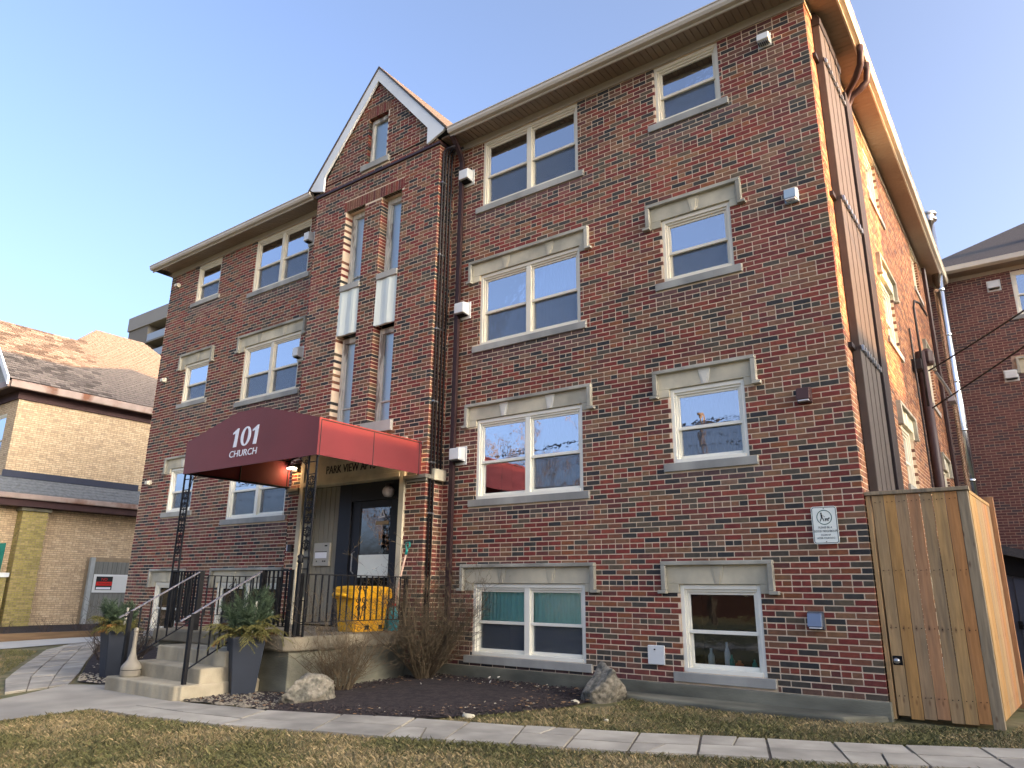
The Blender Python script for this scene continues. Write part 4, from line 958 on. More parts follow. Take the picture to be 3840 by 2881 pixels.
def planter(c, rot, label, wt=.205, wb=.14, h=.68):
    z0 = gz(c[0], c[1])+.01; t = thing('tall_planter', (c[0], c[1], z0), label, 'planter', 'tall planters beside the steps'); t.rotation_euler.z = 0
    def ring(w, z): return [(c[0]+math.cos(rot+R(45+90*k))*w*1.414, c[1]+math.sin(rot+R(45+90*k))*w*1.414, z) for k in range(4)]
    loft([ring(wb, z0), ring(wt, z0+h)]).build('pot', M_navy, t, bevel=.012)
    loft([ring(wt-.015, z0+h), ring(wt-.015, z0+h+.004)]).build('soil', M_mulch, t); return z0+h
def greenery(c, z, label, seed, h=.5, fan=1.0):
    r_ = random.Random(seed); t = thing('evergreen_arrangement', (c[0], c[1], z), label, 'cut greenery', 'evergreen arrangements in the planters')
    def sprigs(n, name, m, lean, L, needle, droop, per):
        mb = MB()
        def shoot(p, d, l_, N, dr, lev, rad):
            pts = [p]
            for k in range(N): d = (d+Vector((0, 0, -dr))+Vector([r_.uniform(-.08, .08) for _ in range(3)])).normalized(); pts.append(pts[-1]+d*l_/N)
            mb.tube(pts, [rad]*len(pts), 3, caps=False)
            for k in range(1, len(pts)):
                dd = (pts[k]-pts[k-1]).normalized()
                for q in range(per):
                    s = Vector([r_.uniform(-1, 1) for _ in range(3)]); s = (s-dd*s.dot(dd)).normalized()
                    tip = pts[k]+(s*.7+dd*.6)*needle*r_.uniform(.6, 1.15); w = dd.cross(s)*.0028; b0 = pts[k]-dd*r_.uniform(0, l_/N); mb.face([b0-w, b0+w, tip])
                if lev == 0 and k > 1 and r_.random() < .85:
                    for sg_ in (-1, 1):
                        s = dd.cross(Vector((r_.uniform(-.3, .3), r_.uniform(-.3, .3), 1))).normalized()*sg_; shoot(pts[k], (dd*.8+s*.8).normalized(), l_*r_.uniform(.22, .42), 4, dr*.8, 1, rad*.6)
        for _ in range(n):
            a = r_.uniform(0, 6.283); le = lean*r_.uniform(.3, 1.1); rr = .15*math.sqrt(r_.random())
            shoot(Vector((c[0]+math.cos(a)*rr, c[1]+math.sin(a)*rr, z-.02)), Vector((math.cos(a)*le, math.sin(a)*le, 1)).normalized(), L*r_.uniform(.55, 1.1), 7, droop, 0, .004)
        mb.build(name, m, t, recalc=False)
    sprigs(26, 'pine_sprigs', M_pine, .35, h*.95, .075, .015, 9); sprigs(30, 'fir_sprigs', M_pined, 1.1*fan, h*.8, .035, .20, 8); sprigs(9, 'dry_tips', M_ptan, 1.3*fan, h*.65, .035, .22, 8)
    MB().tube([(c[0]+.08, c[1]+.02, z), (c[0]+.10, c[1]+.03, z+h*.85)], .018, 8).build('birch_stick', M_birch, t)
pc = (-6.86, -2.86); zt = planter(pc, R(-24), 'tall slate blue planter right of the concrete steps'); greenery(pc, zt, 'pine and cedar boughs in the planter right of the steps', 3)
pl = (-9.80, -3.0); zt = planter(pl, R(-10), 'tall slate blue planter left of the concrete steps behind the handrail'); greenery(pl, zt, 'browning fir boughs in the planter left of the steps', 5, .34)

# ------------------------------------------------------------------ wooden enclosure
en = thing('wooden_enclosure', (.5, .3, -.15), 'tall cedar board enclosure at the right corner of the brick building', 'enclosure')
tones = [S(172, 142, 100), S(176, 134, 80), S(160, 132, 98), S(172, 128, 90), S(164, 136, 98), S(178, 142, 92), S(178, 126, 76)]
def wood(name, c, c2):
    m = mat(name, c, .8, .14, 5, .25, 40, stretch=(9, 9, .7), col2=c2, thresh=(.45, .68)); n = m.node_tree.nodes; l = m.node_tree.links
    p = n['Principled BSDF']; src = p.inputs['Base Color'].links[0].from_socket
    tc = n.new('ShaderNodeTexCoord'); mp = n.new('ShaderNodeMapping'); mp.inputs['Scale'].default_value = (7, 7, 2.6); vo = n.new('ShaderNodeTexVoronoi'); vo.inputs['Scale'].default_value = 1.5
    l.new(tc.outputs['Object'], mp.inputs[0]); l.new(mp.outputs[0], vo.inputs['Vector']); rp = n.new('ShaderNodeValToRGB'); rp.color_ramp.elements[0].position = .05; rp.color_ramp.elements[1].position = .16
    rp.color_ramp.elements[0].color = (1, 1, 1, 1); rp.color_ramp.elements[1].color = (0, 0, 0, 1); l.new(vo.outputs['Distance'], rp.inputs[0])
    mx = n.new('ShaderNodeMixRGB'); mx.inputs[2].default_value = (*S(92, 62, 44), 1); sc = n.new('ShaderNodeMath'); sc.operation = 'MULTIPLY'; sc.inputs[1].default_value = .75
    l.new(rp.outputs[0], sc.inputs[0]); l.new(sc.outputs[0], mx.inputs[0]); l.new(src, mx.inputs[1]); l.new(mx.outputs[0], p.inputs['Base Color']); return m
x = .075; wds = [.115, .118, .115, .118, .115, .118, .112]
WD = [wood('cedar_board_%s' % n, c, c2) for n, c, c2 in zip(('pale', 'honey', 'silver', 'rose', 'ash', 'straw', 'orange'), tones, [S(150, 126, 92), S(158, 122, 76), S(136, 118, 92), S(154, 118, 86), S(140, 120, 92), S(160, 130, 88), S(166, 120, 76)])]
WP = wood('weathered_post', S(146, 130, 104), S(122, 112, 94))
for i, w in enumerate(wds):
    y = .045+rng.uniform(-.003, .003); MB().box(x, x+w-.005, y, y+.02, -.12-rng.uniform(0, .03), 2.10).build('board', WD[i], en, bevel=.003); x += w
MB().box(.012, .055, .04, .13, -.16, 2.10).build('post', WD[0], en, bevel=.004)
MB().box(.885, .98, .043, .14, -.17, 2.10).build('post', WP, en, bevel=.004)
MB().box(.005, .995, .02, .15, 2.105, 2.145).build('cap_rail', WP, en, bevel=.004)
for i in range(7):
    t0, t1 = i/7, (i+1)/7; f = lambda t: (.985+.075*t, .15+1.55*t); a, b = f(t0+.003), f(t1-.003)
    MB().prism([a, b, (b[0]-.02, b[1]), (a[0]-.02, a[1])], -.10, 2.08+.0*i, axis='z').build('board', WD[(i*3+5) % 7], en, bevel=.003)
MB().box(1.02, 1.11, 1.70, 1.80, -.15, 2.20).build('post', WD[3], en, bevel=.004)
MB().prism([(.99, .15), (1.065, 1.70), (1.03, 1.70), (.955, .15)], 2.082, 2.12, axis='z').build('cap_rail', WD[5], en, bevel=.004)
MB().box(.085, .175, .0435, .047, .36, .45).build('latch_hole', M_dark, en); k = MB().lathe([(.012, 0), (.012, .03), (.028, .04), (.03, .06), (.018, .075)], (0, 0, 0), 12); k.v = [(.13+a, .04-c, .405+b) for a, b, c in k.v]; k.build('door_knob', M_galv, en, smooth=True)
nl = MB()
for xx in np.arange(.10, .86, .118):
    for zz in (2.02, 1.30, .72, .06): nl.box(xx, xx+.008, .036, .044, zz, zz+.008).box(xx+.05, xx+.058, .036, .044, zz+.004, zz+.012)
nl.build('nail_heads', M_dark, en, kind='stuff')
# ------------------------------------------------------------------ rocks and plants
def rock(c, r, label, seed, m=None, tilt=0):
    import bmesh
    from mathutils import noise
    bm = bmesh.new(); bmesh.ops.create_icosphere(bm, subdivisions=5 if r[0] > .1 else 2, radius=1)
    rr = random.Random(seed); o3 = Vector((rr.uniform(0, 50), rr.uniform(0, 50), rr.uniform(0, 50)))
    planes = [(Vector([rr.uniform(-1, 1), rr.uniform(-1, 1), rr.uniform(-.5, 1)]).normalized(), rr.uniform(.52, .85)) for _ in range(14)]
    for v in bm.verts:
        p = v.co.copy()
        for nn, d in planes:
            k = p.dot(nn)
            if k > d: p -= nn*(k-d)*.97
        p *= 1+.12*noise.noise(p*1.6+o3)+.07*noise.noise(p*5+o3)+.05*noise.noise(p*12+o3)+.03*noise.noise(p*25+o3)
        v.co = Vector((p.x*r[0], p.y*r[1], p.z*r[2]))
    me = bpy.data.meshes.new('boulder'); bm.to_mesh(me); bm.free(); me.materials.append(m or M_rock); me.polygons.foreach_set('use_smooth', [True]*len(me.polygons))
    o = bpy.data.objects.new('boulder', me); COL.objects.link(o); o.location = c; o.rotation_euler = (tilt, 0, rr.uniform(0, 6)); return tag(o, label, 'boulder', 'boulders in the front bed')
rock((-5.72, -2.72, -.16), (.40, .28, .26), 'pale angular boulder left of the mulch bed beside the bare bush', 4)
rock((-2.98, -.62, -.10), (.36, .26, .34), 'rough speckled boulder in front of the brick wall at the end of the mulch', 9)
def shrub(name, c, h, spread, n, label, seed, m=None, cat='bush', sub=3, thin=.006, group=None, lean=(0, 0)):
    r_ = random.Random(seed); mb = MB(); base = Vector(c)
    def grow(p, d, L, rad, lev):
        N = 5 if lev < 3 else 3; pts = [p]; rs = [rad]
        for k in range(N):
            d = (d+Vector((r_.uniform(-.24, .24), r_.uniform(-.24, .24), r_.uniform(-.06, .10)))).normalized(); pts.append(pts[-1]+d*L/N); rs.append(max(rad*(1-.6*(k+1)/N), .0016))
        mb.tube(pts, rs, 3, caps=False)
        if lev < sub:
            for _ in range(r_.choice((3, 4, 5)) if lev < 2 else r_.choice((2, 3, 4))):
                k = r_.randint(1, N); s = Vector((r_.uniform(-1, 1), r_.uniform(-1, 1), r_.uniform(-.25, .7))).normalized()
                grow(pts[k], (d*.6+s*.9).normalized(), L*r_.uniform(.25, .55), rs[k]*.68, lev+1)
    for _ in range(n):
        a = r_.uniform(0, 6.283); le = spread*math.sqrt(r_.random()); rr = .16*math.sqrt(r_.random())*max(spread, .5)
        grow(base+Vector((math.cos(a)*rr, math.sin(a)*rr, 0)), Vector((math.cos(a)*le+lean[0], math.sin(a)*le+lean[1], 1)).normalized(), h*r_.uniform(.4, .88), thin*r_.uniform(.7, 1.2), 1)
    o = mb.build(name, m or M_twig, recalc=False); tag(o, label, cat, group); return o
shrub('bare_bush', (-5.95, -.50, -.18), 1.75, .72, 105, 'large leafless bush in front of the entrance bay beside the downspout', 2, lean=(.12, -.05), thin=.008, sub=4)
shrub('bare_bush', (-6.05, -1.98, -.2), 1.15, .9, 70, 'smaller leafless bush in front of the concrete platform', 6, lean=(-.05, -.1), thin=.006, sub=4)
shrub('bare_bush', (-10.8, -2.3, -.2), 1.25, .8, 46, 'dense grey leafless bush left of the steps behind the planter', 8, m=M_twigd, thin=.008)
shrub('bare_bush', (-12.3, -1.9, -.2), .75, .9, 24, 'low tangled leafless bush beside the paver path', 11, m=M_twigd)
shrub('bare_bush', (-9.95, -1.0, -.2), 1.35, .5, 22, 'slender leafless bush against the left wing behind the railing', 12, m=M_twigd)
for i, (x, y, h) in enumerate(((-19.6, -.9, .45), (-20.2, .3, .55), (-20.6, 1.3, .5), (-21.5, 2.4, .5))):
    shrub('dry_shrub', (x, y, -.15), h, .7, 12, ('leftmost', 'second', 'third', 'rightmost')[i]+' small dry shrub in the neighbour garden bed', 20+i, m=M_twigd, sub=2, group='dry shrubs by the yellow brick house')
# mulch chips, pebbles, leaves
def in_poly(x, y, P):
    ins = False; j = len(P)-1
    for i in range(len(P)):
        if (P[i][1] > y) != (P[j][1] > y) and x < (P[j][0]-P[i][0])*(y-P[i][1])/(P[j][1]-P[i][1])+P[i][0]: ins = not ins
        j = i
    return ins
def scatter(name, poly, n, m, s0, s1, flat=.5, seed=1, dz=.0, cond=None):
    r_ = random.Random(seed); mb = MB(); xs = [p[0] for p in poly]; ys = [p[1] for p in poly]; c = 0
    while c < n:
        x, y = r_.uniform(min(xs), max(xs)), r_.uniform(min(ys), max(ys))
        if not in_poly(x, y, poly): continue
        if cond and r_.random() > cond(x, y): continue
        c += 1; s = r_.uniform(s0, s1); z = gz(x, y)+dz+s*flat*.3; a = r_.uniform(0, 3.14); e = r_.uniform(.6, 1.4); ca, sa = math.cos(a)*s, math.sin(a)*s
        top = (x+r_.uniform(-.2, .2)*s, y+r_.uniform(-.2, .2)*s, z+s*flat); q = [(x+ca*e, y+sa*e, z), (x-sa, y+ca, z+r_.uniform(-.2, .2)*s), (x-ca*e, y-sa*e, z), (x+sa, y-ca, z+r_.uniform(-.2, .2)*s)]
        for k in range(4): mb.face([q[k], q[(k+1) % 4], top])
    return mb.build(name, m, recalc=False, kind='stuff')
bump_z = lambda: None
scatter('mulch_chips', MUL, 5200, M_mulch, .008, .028, .5, 1, .02)
GR = [(-6.98, -3.57), (-7.05, -2.75), (-6.3, -2.65), (-5.6, -3.3), (-5.7, -3.42), (-6.3, -3.5)]
scatter('pebbles', GR, 620, M_peb, .012, .034, .6, 2, .012)
scatter('pebbles', MULL, 420, M_peb, .012, .034, .6, 3, .01, cond=lambda x, y: 1 if x > -10.5 and y < -2.6 else .03)
scatter('leaf_litter', MUL, 300, M_leaf, .012, .030, .15, 4, .03)
scatter('pale_stone_chips', MUL, 220, M_peb, .006, .018, .6, 5, .025)
tag(shrub('bark_slab', (-5.1, -.75, -.1), .05, 5, 4, 'pale broken stick lying in the mulch under the large bush', 31, m=M_birch, sub=1, thin=.015), cat='stick')
for i, (x, y, s) in enumerate(((-3.55, -2.42, .055), (-3.12, -1.0, .05), (-2.3, -1.75, .03))):
    rock((x, y, gz(x, y)+s*.4), (s*1.3, s, s*.7), ('pale stone at the corner of the mulch by the walk', 'small stone at the foot of the speckled boulder', 'small stone in the strip of lawn by the wall')[i], 40+i, M_stone)
# ------------------------------------------------------------------ grass
def grass(name, polys, n, seed, excl):
    r_ = np.random.default_rng(seed); V = []; Fc = []; Cc = []
    from mathutils import noise
    cols = [S(98, 96, 58), S(84, 84, 54), S(116, 106, 72), S(138, 122, 86), S(154, 136, 100)]
    cnt = 0
    for poly, share in polys:
        xs = [p[0] for p in poly]; ys = [p[1] for p in poly]; k = 0; N = int(n*share)
        while k < N:
            x, y = r_.uniform(min(xs), max(xs)), r_.uniform(min(ys), max(ys))
            if not in_poly(x, y, poly): continue
            if any(in_poly(x, y, e) for e in excl): continue
            pt = noise.noise(Vector((x*1.1, y*1.1, 3))); pt2 = noise.noise(Vector((x*4, y*4, 9)))
            dens = .75+.8*pt+.4*pt2
            if r_.random() > dens+.25: k += 1; continue
            k += 1; z = gz(x, y)-.012
            h = r_.uniform(.016, .045)*(1+.5*max(pt, 0)); a = r_.uniform(0, 6.283); le = r_.uniform(.2, 1.5)*h; w = r_.uniform(.0022, .0045)
            ca, sa = math.cos(a), math.sin(a); b = len(V)
            V.append((x-sa*w, y+ca*w, z)); V.append((x+sa*w, y-ca*w, z)); V.append((x+ca*le*.4+sa*w*.6, y+sa*le*.4-ca*w*.6, z+h*.7)); V.append((x+ca*le, y+sa*le, z+h))
            Fc.append((b, b+1, b+2)); Fc.append((b, b+2, b+3))
            t = np.clip(.42-.75*pt-.3*pt2+r_.normal(0, .24), 0, .999)*len(cols); c = cols[int(t)]; v = r_.uniform(.75, 1.2); c = tuple(q*v for q in c); Cc += [c, c]
    me = bpy.data.meshes.new(name); me.from_pydata(V, [], Fc); me.materials.append(M_grass)
    at = me.attributes.new('Col', 'FLOAT_COLOR', 'FACE'); at.data.foreach_set('color', np.array([(*c, 1) for c in Cc], dtype=np.float32).ravel())
    o = bpy.data.objects.new(name, me); COL.objects.link(o); return tag(o, kind='stuff')
front_edge = [p[1] for p in pairs]
lawn = [(x, y-.02) for x, y in front_edge[:-2]]+[(1.9, -2.0), (1.3, -4.0), (-1.5, -5.2), (-4.6, -7.0), (-7.28, -7.0), (-7.28, -4.6)]
back_edge = [p[0] for p in pairs][8:]
strip = [(x, y+.02) for x, y in back_edge]+[(2.5, 3), (1.2, 1.0), (1.0, -.05), (-.3, -.36), (-1.6, -.5), (-2.75, -.40), (-2.65, -1.0), (-3.1, -1.4), (-3.5, -2.2), (-3.75, -2.66), (-2.9, -2.45)]
left = [(-8.85, -4.75), (-9.0, -7.5), (-16.0, -7.5), (-16.1, -2.2), (-15.2, -1.85), (-13.7, -2.6), (-12.2, -3.42), (-10.8, -4.15)]
grass('lawn_grass', [(lawn, .62), (strip, .22), (left, .16)], 150000, 5, [])

# ------------------------------------------------------------------ yellow brick house on the left
hs = thing('yellow_brick_house', (-29, 4, -.2), 'old yellow brick house with brown shingle roof left of the apartment building', 'house')
HX = -25.0; hw_ = MB()
wall_grid(hw_, (HX, 0, 0), (0, 1, 0), (1, 0, 0), .26, 8.0, -.2, 7.2, [], reveal=.1)
fops = [(-26.75, -25.75, 4.9, 6.55)]
wall_grid(hw_, (0, .26, 0), (1, 0, 0), (0, -1, 0), -33, HX, -.2, 7.2, fops)
hw_.face([(-33, .26, -.2), (-33, 8, -.2), (-33, 8, 7), (-33, .26, 7)]); hw_.face([(-33, 8, -.2), (HX, 8, -.2), (HX, 8, 7), (-33, 8, 7)])
hw_.build('wall', M_mortarY, hs, recalc=False)
hbr = lay(.26, 7.0, -.2, 7.0, [(3.2, 4.7, -.3, 1.97), (-1, 9, 3.62, 4.45)], header=lambda c: c % 6 == 2, base=-.2)
hmb = emit_bricks(hs, hbr, (HX, 0, 0), (0, 1, 0), (1, 0, 0), PALY, n_ind=300, score=cam_score, depth=.05, mb=MB())
emit_bricks(hs, lay(-29, HX-.055, 3.5, 7.0, fops, header=lambda c: c % 6 == 2, base=-.2), (0, .26, 0), (1, 0, 0), (0, -1, 0), PALY, depth=.05, mb=hmb)
hmb.build('bricks', M_brick, hs, kind='stuff')
win(hs, (0, .26, 0), (1, 0, 0), (0, -1, 0), *fops[0], 1, screen=False, fm=M_vinyl)
MB().box(HX-.1, HX+.34, -.15, 8.2, 7.20, 7.24).build('eaves_soffit', M_brown, hs)
MB().box(HX-.02, HX+.06, .2, 8.0, 6.92, 7.20).build('frieze', M_brown, hs)
MB().box(HX-9, HX-.1, -.13, .25, 7.20, 7.24).build('eaves_soffit', M_brown, hs); MB().box(HX-9, HX-.02, .20, .28, 6.92, 7.20).build('frieze', M_brown, hs)
MB().box(HX+.342, HX+.46, -.2, 8.3, 7.18, 7.43).build('gutter', M_gutter, hs, bevel=.02)
MB().box(HX-9, HX+.34, -.26, -.152, 7.18, 7.40).build('gutter', M_gutter, hs, bevel=.02)
SL = .9; EX, EZ = HX+.42, 7.45
zs = lambda x: EZ+SL*(EX-x); xat = lambda z: EX-(z-EZ)/SL
prof_ = [(-.25, 10.12), (2.62, 10.14), (3.72, 11.12), (5.72, 11.12), (7.6, 9.0), (8.3, 7.46)]
rfm = MB(); e0 = (EX, -.25, EZ); top = [(xat(z), y, z) for y, z in prof_]
rfm.face([e0]+[(EX, 8.3, EZ)]+list(reversed(top[:-1])))
bk = [(2*top[0][0]-EX+0, y, EZ) for y in (-.25, 8.3)]
rfm.face([top[0], top[1], (2*top[1][0]-EX, top[1][1], EZ), (2*top[0][0]-EX, -.25, EZ)]); rfm.face([top[2], top[3], (2*top[3][0]-EX, top[3][1], EZ), (2*top[2][0]-EX, top[2][1], EZ)]); rfm.face([top[1], top[2], (top[2][0]-3.7, top[2][1], EZ), (top[1][0]-3, top[1][1], EZ)])
rfm.face([top[3], top[4], (EX, 8.3, EZ), (2*top[3][0]-EX, 8.3, EZ), (2*top[3][0]-EX, top[3][1], EZ)])
hroof = rfm.build('roof', M_shingL, hs, recalc=False)
# shingle tabs on the slope facing us
slope_len = math.hypot(1, SL); du = Vector((-1/slope_len, 0, SL/slope_len)); nn = Vector((SL/slope_len, 0, 1/slope_len)); e_ = .145; tw = .31
def ylim(z):
    if z > 11.12: return None
    lo = -.25 if z < 10.13 else 2.62+(z-10.14)/.98*1.10
    hi = 8.3-(z-7.46)/1.54*.7 if z < 9.0 else 7.6-(z-9.0)/2.12*1.88
    return lo, hi
tabs = []; row = 0; s = 0.0
while True:
    z = EZ+(s+e_*.5)*SL/slope_len; L = ylim(z)
    if L is None: break
    y = L[0]+(-tw*.5 if row % 2 else 0)+rng.uniform(-.04, .04)
    while y < L[1]:
        a, b = max(L[0], y+.006), min(L[1], y+tw-.006)
        if b-a > .06: tabs.append((a, b, s+rng.uniform(-.008, .008), row))
        y += tw
    s += e_; row += 1
smb = MB(); shared = {}
vis = [t for t in tabs if t[1] < 6.2]; vis = sorted(vis, key=lambda t: ((EX-CAM.x)**2+(t[0]-CAM.y)**2, t[2]))[:300]; vset = set(id(t) for t in vis)
for t in tabs:
    a, b, s, row = t; w = b-a; h = e_+.01
    P = lambda y, q, n: Vector((EX, y, EZ))+du*q+nn*n
    pts = [P(a, s-.0, .004), P(b, s-.0, .004), P(b, s+h, .001), P(a, s+h, .001), P(a, s, .022), P(b, s, .022), P(b, s+h, .004), P(a, s+h, .004)]
    if id(t) in vset:
        key = round(w, 2)
        if key not in shared:
            c = (pts[0]+pts[6])/2; k = MB().hexa([p-c for p in pts]); me = bpy.data.meshes.new('shingle'); me.from_pydata(k.v, [], k.f); me.materials.append(M_shingL); shared[key] = me
        o = bpy.data.objects.new('shingle', shared[key]); COL.objects.link(o); o.parent = hroof; o.location = (pts[0]+pts[6])/2-wloc(hroof)
    else: smb.hexa(pts)
smb.build('shingles', M_shingL, hroof, kind='stuff')
vb = MB(); 
vb.hexa([(EX+.02, -.33, EZ-.22), (EX+.02, -.27, EZ-.22), (EX+.02, -.27, EZ+.03), (EX+.02, -.33, EZ+.03), (xat(10.12), -.33, 9.92), (xat(10.12), -.27, 9.92), (xat(10.12), -.27, 10.16), (xat(10.12), -.33, 10.16)]); vb.build('bargeboard', M_verge, hs)
ga = MB().face([(EX-.2, -.2, EZ-.2), (xat(10.12), -.2, 10.0), (2*xat(10.12)-EX, -.2, EZ-.2)]); ga.build('gable_shingling', mat('patterned_gable', S(150, 152, 146), .9, .3, 40, .4, 60), hs, recalc=False)
MB().box(-26.55, -25.95, -.25, -.18, 7.75, 8.55).build('gable_window', M_door, hs)
# pent roof and lower storey
pr = MB().prism([(HX-.02, 4.40), (HX+.62, 3.86), (HX+.62, 3.80), (HX-.02, 3.80)], .0, 8.2).build('pent_roof', M_shing if False else mat('grey_shingle', S(104, 108, 110), .95, .18, 10, .5, 60, stretch=(1, 1, 1)), hs)
for k in range(5):
    t = k/5; x0, z0 = HX+.62-.64*t, 3.86+.54*t; MB().hexa([(x0, .0, z0+.004), (x0, 8.2, z0+.004), (x0-.14, 8.2, z0+.118), (x0-.14, 0, z0+.118), (x0, 0, z0+.022), (x0, 8.2, z0+.022), (x0-.14, 8.2, z0+.124), (x0-.14, 0, z0+.124)]).build('shingle_course', MATS['grey_shingle'], hs)
MB().box(HX-.0, HX+.05, .2, 4.55, 4.38, 4.60).build('flashing', M_brown if False else mat('dark_flashing', S(44, 50, 66), .5, .08, 3, .05), hs)
MB().box(HX+.622, HX+.73, -.05, 8.2, 3.66, 3.83).build('gutter', M_gutter, hs, bevel=.02)
MB().box(HX-.02, HX+.62, -.05, 8.2, 3.45, 3.66).build('porch_soffit', M_brown, hs)
pi = MB().box(HX+.0, HX+.40, .86, 1.62, -.2, 3.32).build('pier', M_mortarY, hs)
PALO = [(S(156, 144, 84), 3), (S(140, 130, 78), 3), (S(166, 150, 96), 2)]
pmb = emit_bricks(hs, lay(.86, 1.62, -.2, 3.32, [], base=-.2), (HX+.405, 0, 0), (0, 1, 0), (1, 0, 0), PALO, depth=.04, mb=MB()); emit_bricks(hs, lay(HX+.0, HX+.36, -.2, 3.32, [], base=-.2), (0, .855, 0), (1, 0, 0), (0, -1, 0), PALO, depth=.04, mb=pmb)
pmb.build('pier_bricks', M_brick, pi, kind='stuff'); MB().box(HX-.05, HX+.46, .80, 1.68, 3.325, 3.44).build('pier_cap', M_conc, pi, bevel=.01)
MB().box(HX+.40, HX+.55, -3.5, .70, -.2, 1.28).build('porch_parapet', M_mortarY, hs)
emit_bricks(hs, lay(-3.5, .70, -.2, 1.28, [], base=-.2), (HX+.555, 0, 0), (0, 1, 0), (1, 0, 0), PALO, depth=.04, mass_name='parapet_bricks')
MB().box(HX+.35, HX+.62, -3.5, .74, 1.285, 1.42).build('parapet_ledge', M_verge, hs, bevel=.01)
MB().box(HX-.3, HX-.2, -3.5, .86, -.2, 3.5).build('porch_back_wall', mat('beige_render', S(150, 134, 112), .9, .08, 2, .1), hs)
tp = thing('green_cloth', (-24.4, -.1, 1.43), 'dark green cloth draped over the porch ledge of the yellow brick house', 'cloth')
mb = MB(); ny, nz = 22, 8; gr_ = [[(-24.50+.07*math.sin(i*.9+k*.25)+.02*math.sin(i*2.3), -1.9+i*.115, 1.43+k*.125+.03*math.sin(i*.6)*(k/nz)) for i in range(ny)] for k in range(nz)]
for k in range(nz-1):
    for i in range(ny-1): mb.face([gr_[k][i], gr_[k][i+1], gr_[k+1][i+1], gr_[k+1][i]])
mb.build('cloth', M_tarp, tp, smooth=True, recalc=False)
# timber gate and warning sign by the house wall
gt_ = thing('timber_gate', (-24.85, 4.1, -.2), 'weathered grey board gate against the yellow brick house', 'gate')
for k in range(10): y = 3.42+k*.155; MB().box(HX+.09, HX+.115+rng.uniform(-.004, .004), y, y+.147, -.2, 1.86).build('board', M_wgrey, gt_, bevel=.004)
MB().box(HX+.06, HX+.20, 3.27, 3.41, -.2, 1.99).build('post', mat('pale_post', S(158, 164, 162), .8, .08, 4, .1), gt_, bevel=.005)
for z in (.05, 1.55): MB().box(HX+.05, HX+.088, 3.41, 4.95, z, z+.1).build('rail', M_wgrey, gt_)
ws = thing('warning_sign', (-24.85, 4.07, .85), 'white framed board with a red and black warning notice on the grey gate', 'sign')
MB().box(HX+.125, HX+.145, 3.46, 4.72, .84, 1.44).build('frame', M_verge, ws, bevel=.006); MB().box(HX+.145, HX+.149, 3.53, 4.66, .89, 1.39).build('sheet', M_blind, ws)
MB().box(HX+.150, HX+.153, 3.55, 4.10, .93, 1.37).build('notice', M_ink, ws); MB().box(HX+.154, HX+.156, 3.56, 4.09, 1.07, 1.20).build('red_band', M_red, ws); MB().box(HX+.154, HX+.156, 3.58, 4.06, .95, 1.02).build('white_strip', M_white, ws)
text_mesh('NO', .13, 'lettering', M_red, ws, (HX+.155, 3.82, 1.235), (0, 1, 0), (0, 0, 1), .002); text_mesh('TRESPASSING', .075, 'lettering', M_ink, ws, (HX+.158, 3.825, 1.11), (0, 1, 0), (0, 0, 1), .001, sx=.9)
# ------------------------------------------------------------------ apartment tower far behind
tw = thing('apartment_tower', (-98, 45, 0), 'distant grey apartment tower with balconies behind the left roof', 'building')
MB().box(-105.5, -99.9, 40, 58, 0, 37.75).build('wall', M_tow, tw); MB().box(-99.9, -80, 41.8, 58, 0, 37.75).build('recess_wall', M_towd, tw)
MB().box(-105.7, -80, 39.8, 58, 37.75, 39.85).build('parapet', mat('tower_parapet', S(138, 138, 134), .9, .04, .3, 0), tw)
for k in range(9):
    z = 34.9-k*2.75; MB().box(-99.9, -80, 39.9, 41.8, z, z+.25).build('balcony_slab', M_tow, tw); MB().box(-99.7, -80, 39.95, 40.05, z+.25, z+1.35).build('balustrade', M_bal, tw)
    for x in np.arange(-98.5, -80, 3.2): MB().box(x, x+2.0, 41.7, 41.79, z+.3, z+2.3).build('window', M_shed, tw)
# ------------------------------------------------------------------ neighbour brick building, shed, flue, mast, cables on the right
nb_ = thing('neighbour_building', (5, 16, -.2), 'dark red brick building with hipped dark roof behind the right end', 'building')
NY = 12.3; nops = [(1.80, 3.0, 7.80, 8.99), (1.80, 3.0, 5.2, 6.42)]; nw = MB()
wall_grid(nw, (0, NY, 0), (1, 0, 0), (0, -1, 0), -.3, 9.0, -.3, 9.16, nops); nw.face([(9, NY, -.3), (9, 22, -.3), (9, 22, 9.16), (9, NY, 9.16)]); nw.face([(-.3, NY, -.3), (-.3, NY, 9.16), (-.3, 22, 9.16), (-.3, 22, -.3)])
nw.build('wall', M_mortarD, nb_, recalc=False)
nbr = lay(-.3, 5.0, -.3, 9.1, nops+[(1.65, 3.15, 7.69, 7.80), (1.65, 3.15, 5.09, 5.2), (1.5, 3.3, 6.42, 6.75)], base=-.3)
nmb = emit_bricks(nb_, nbr, (0, NY, 0), (1, 0, 0), (0, -1, 0), PALR, n_ind=300, score=lambda p: abs(p.x-1.3)*1.0+abs(p.z-6)*.5, depth=.05, mb=MB()); nmb.build('bricks', M_brick, nb_, kind='stuff')
for o_ in nops:
    win(nb_, (0, NY, 0), (1, 0, 0), (0, -1, 0), *o_, 1, screen=False, fm=M_vinyl); sill(nb_, (0, NY, 0), (1, 0, 0), (0, -1, 0), o_[0], o_[1], o_[2])
lintel(nb_, (0, NY, 0), (1, 0, 0), (0, -1, 0), 1.80, 3.0, 6.42, 6.72, 1)
for x, z in ((1.42, 8.70), (1.44, 6.30)): vent(x, z, .30, .12, y=NY); bpy.context.view_layer.update()
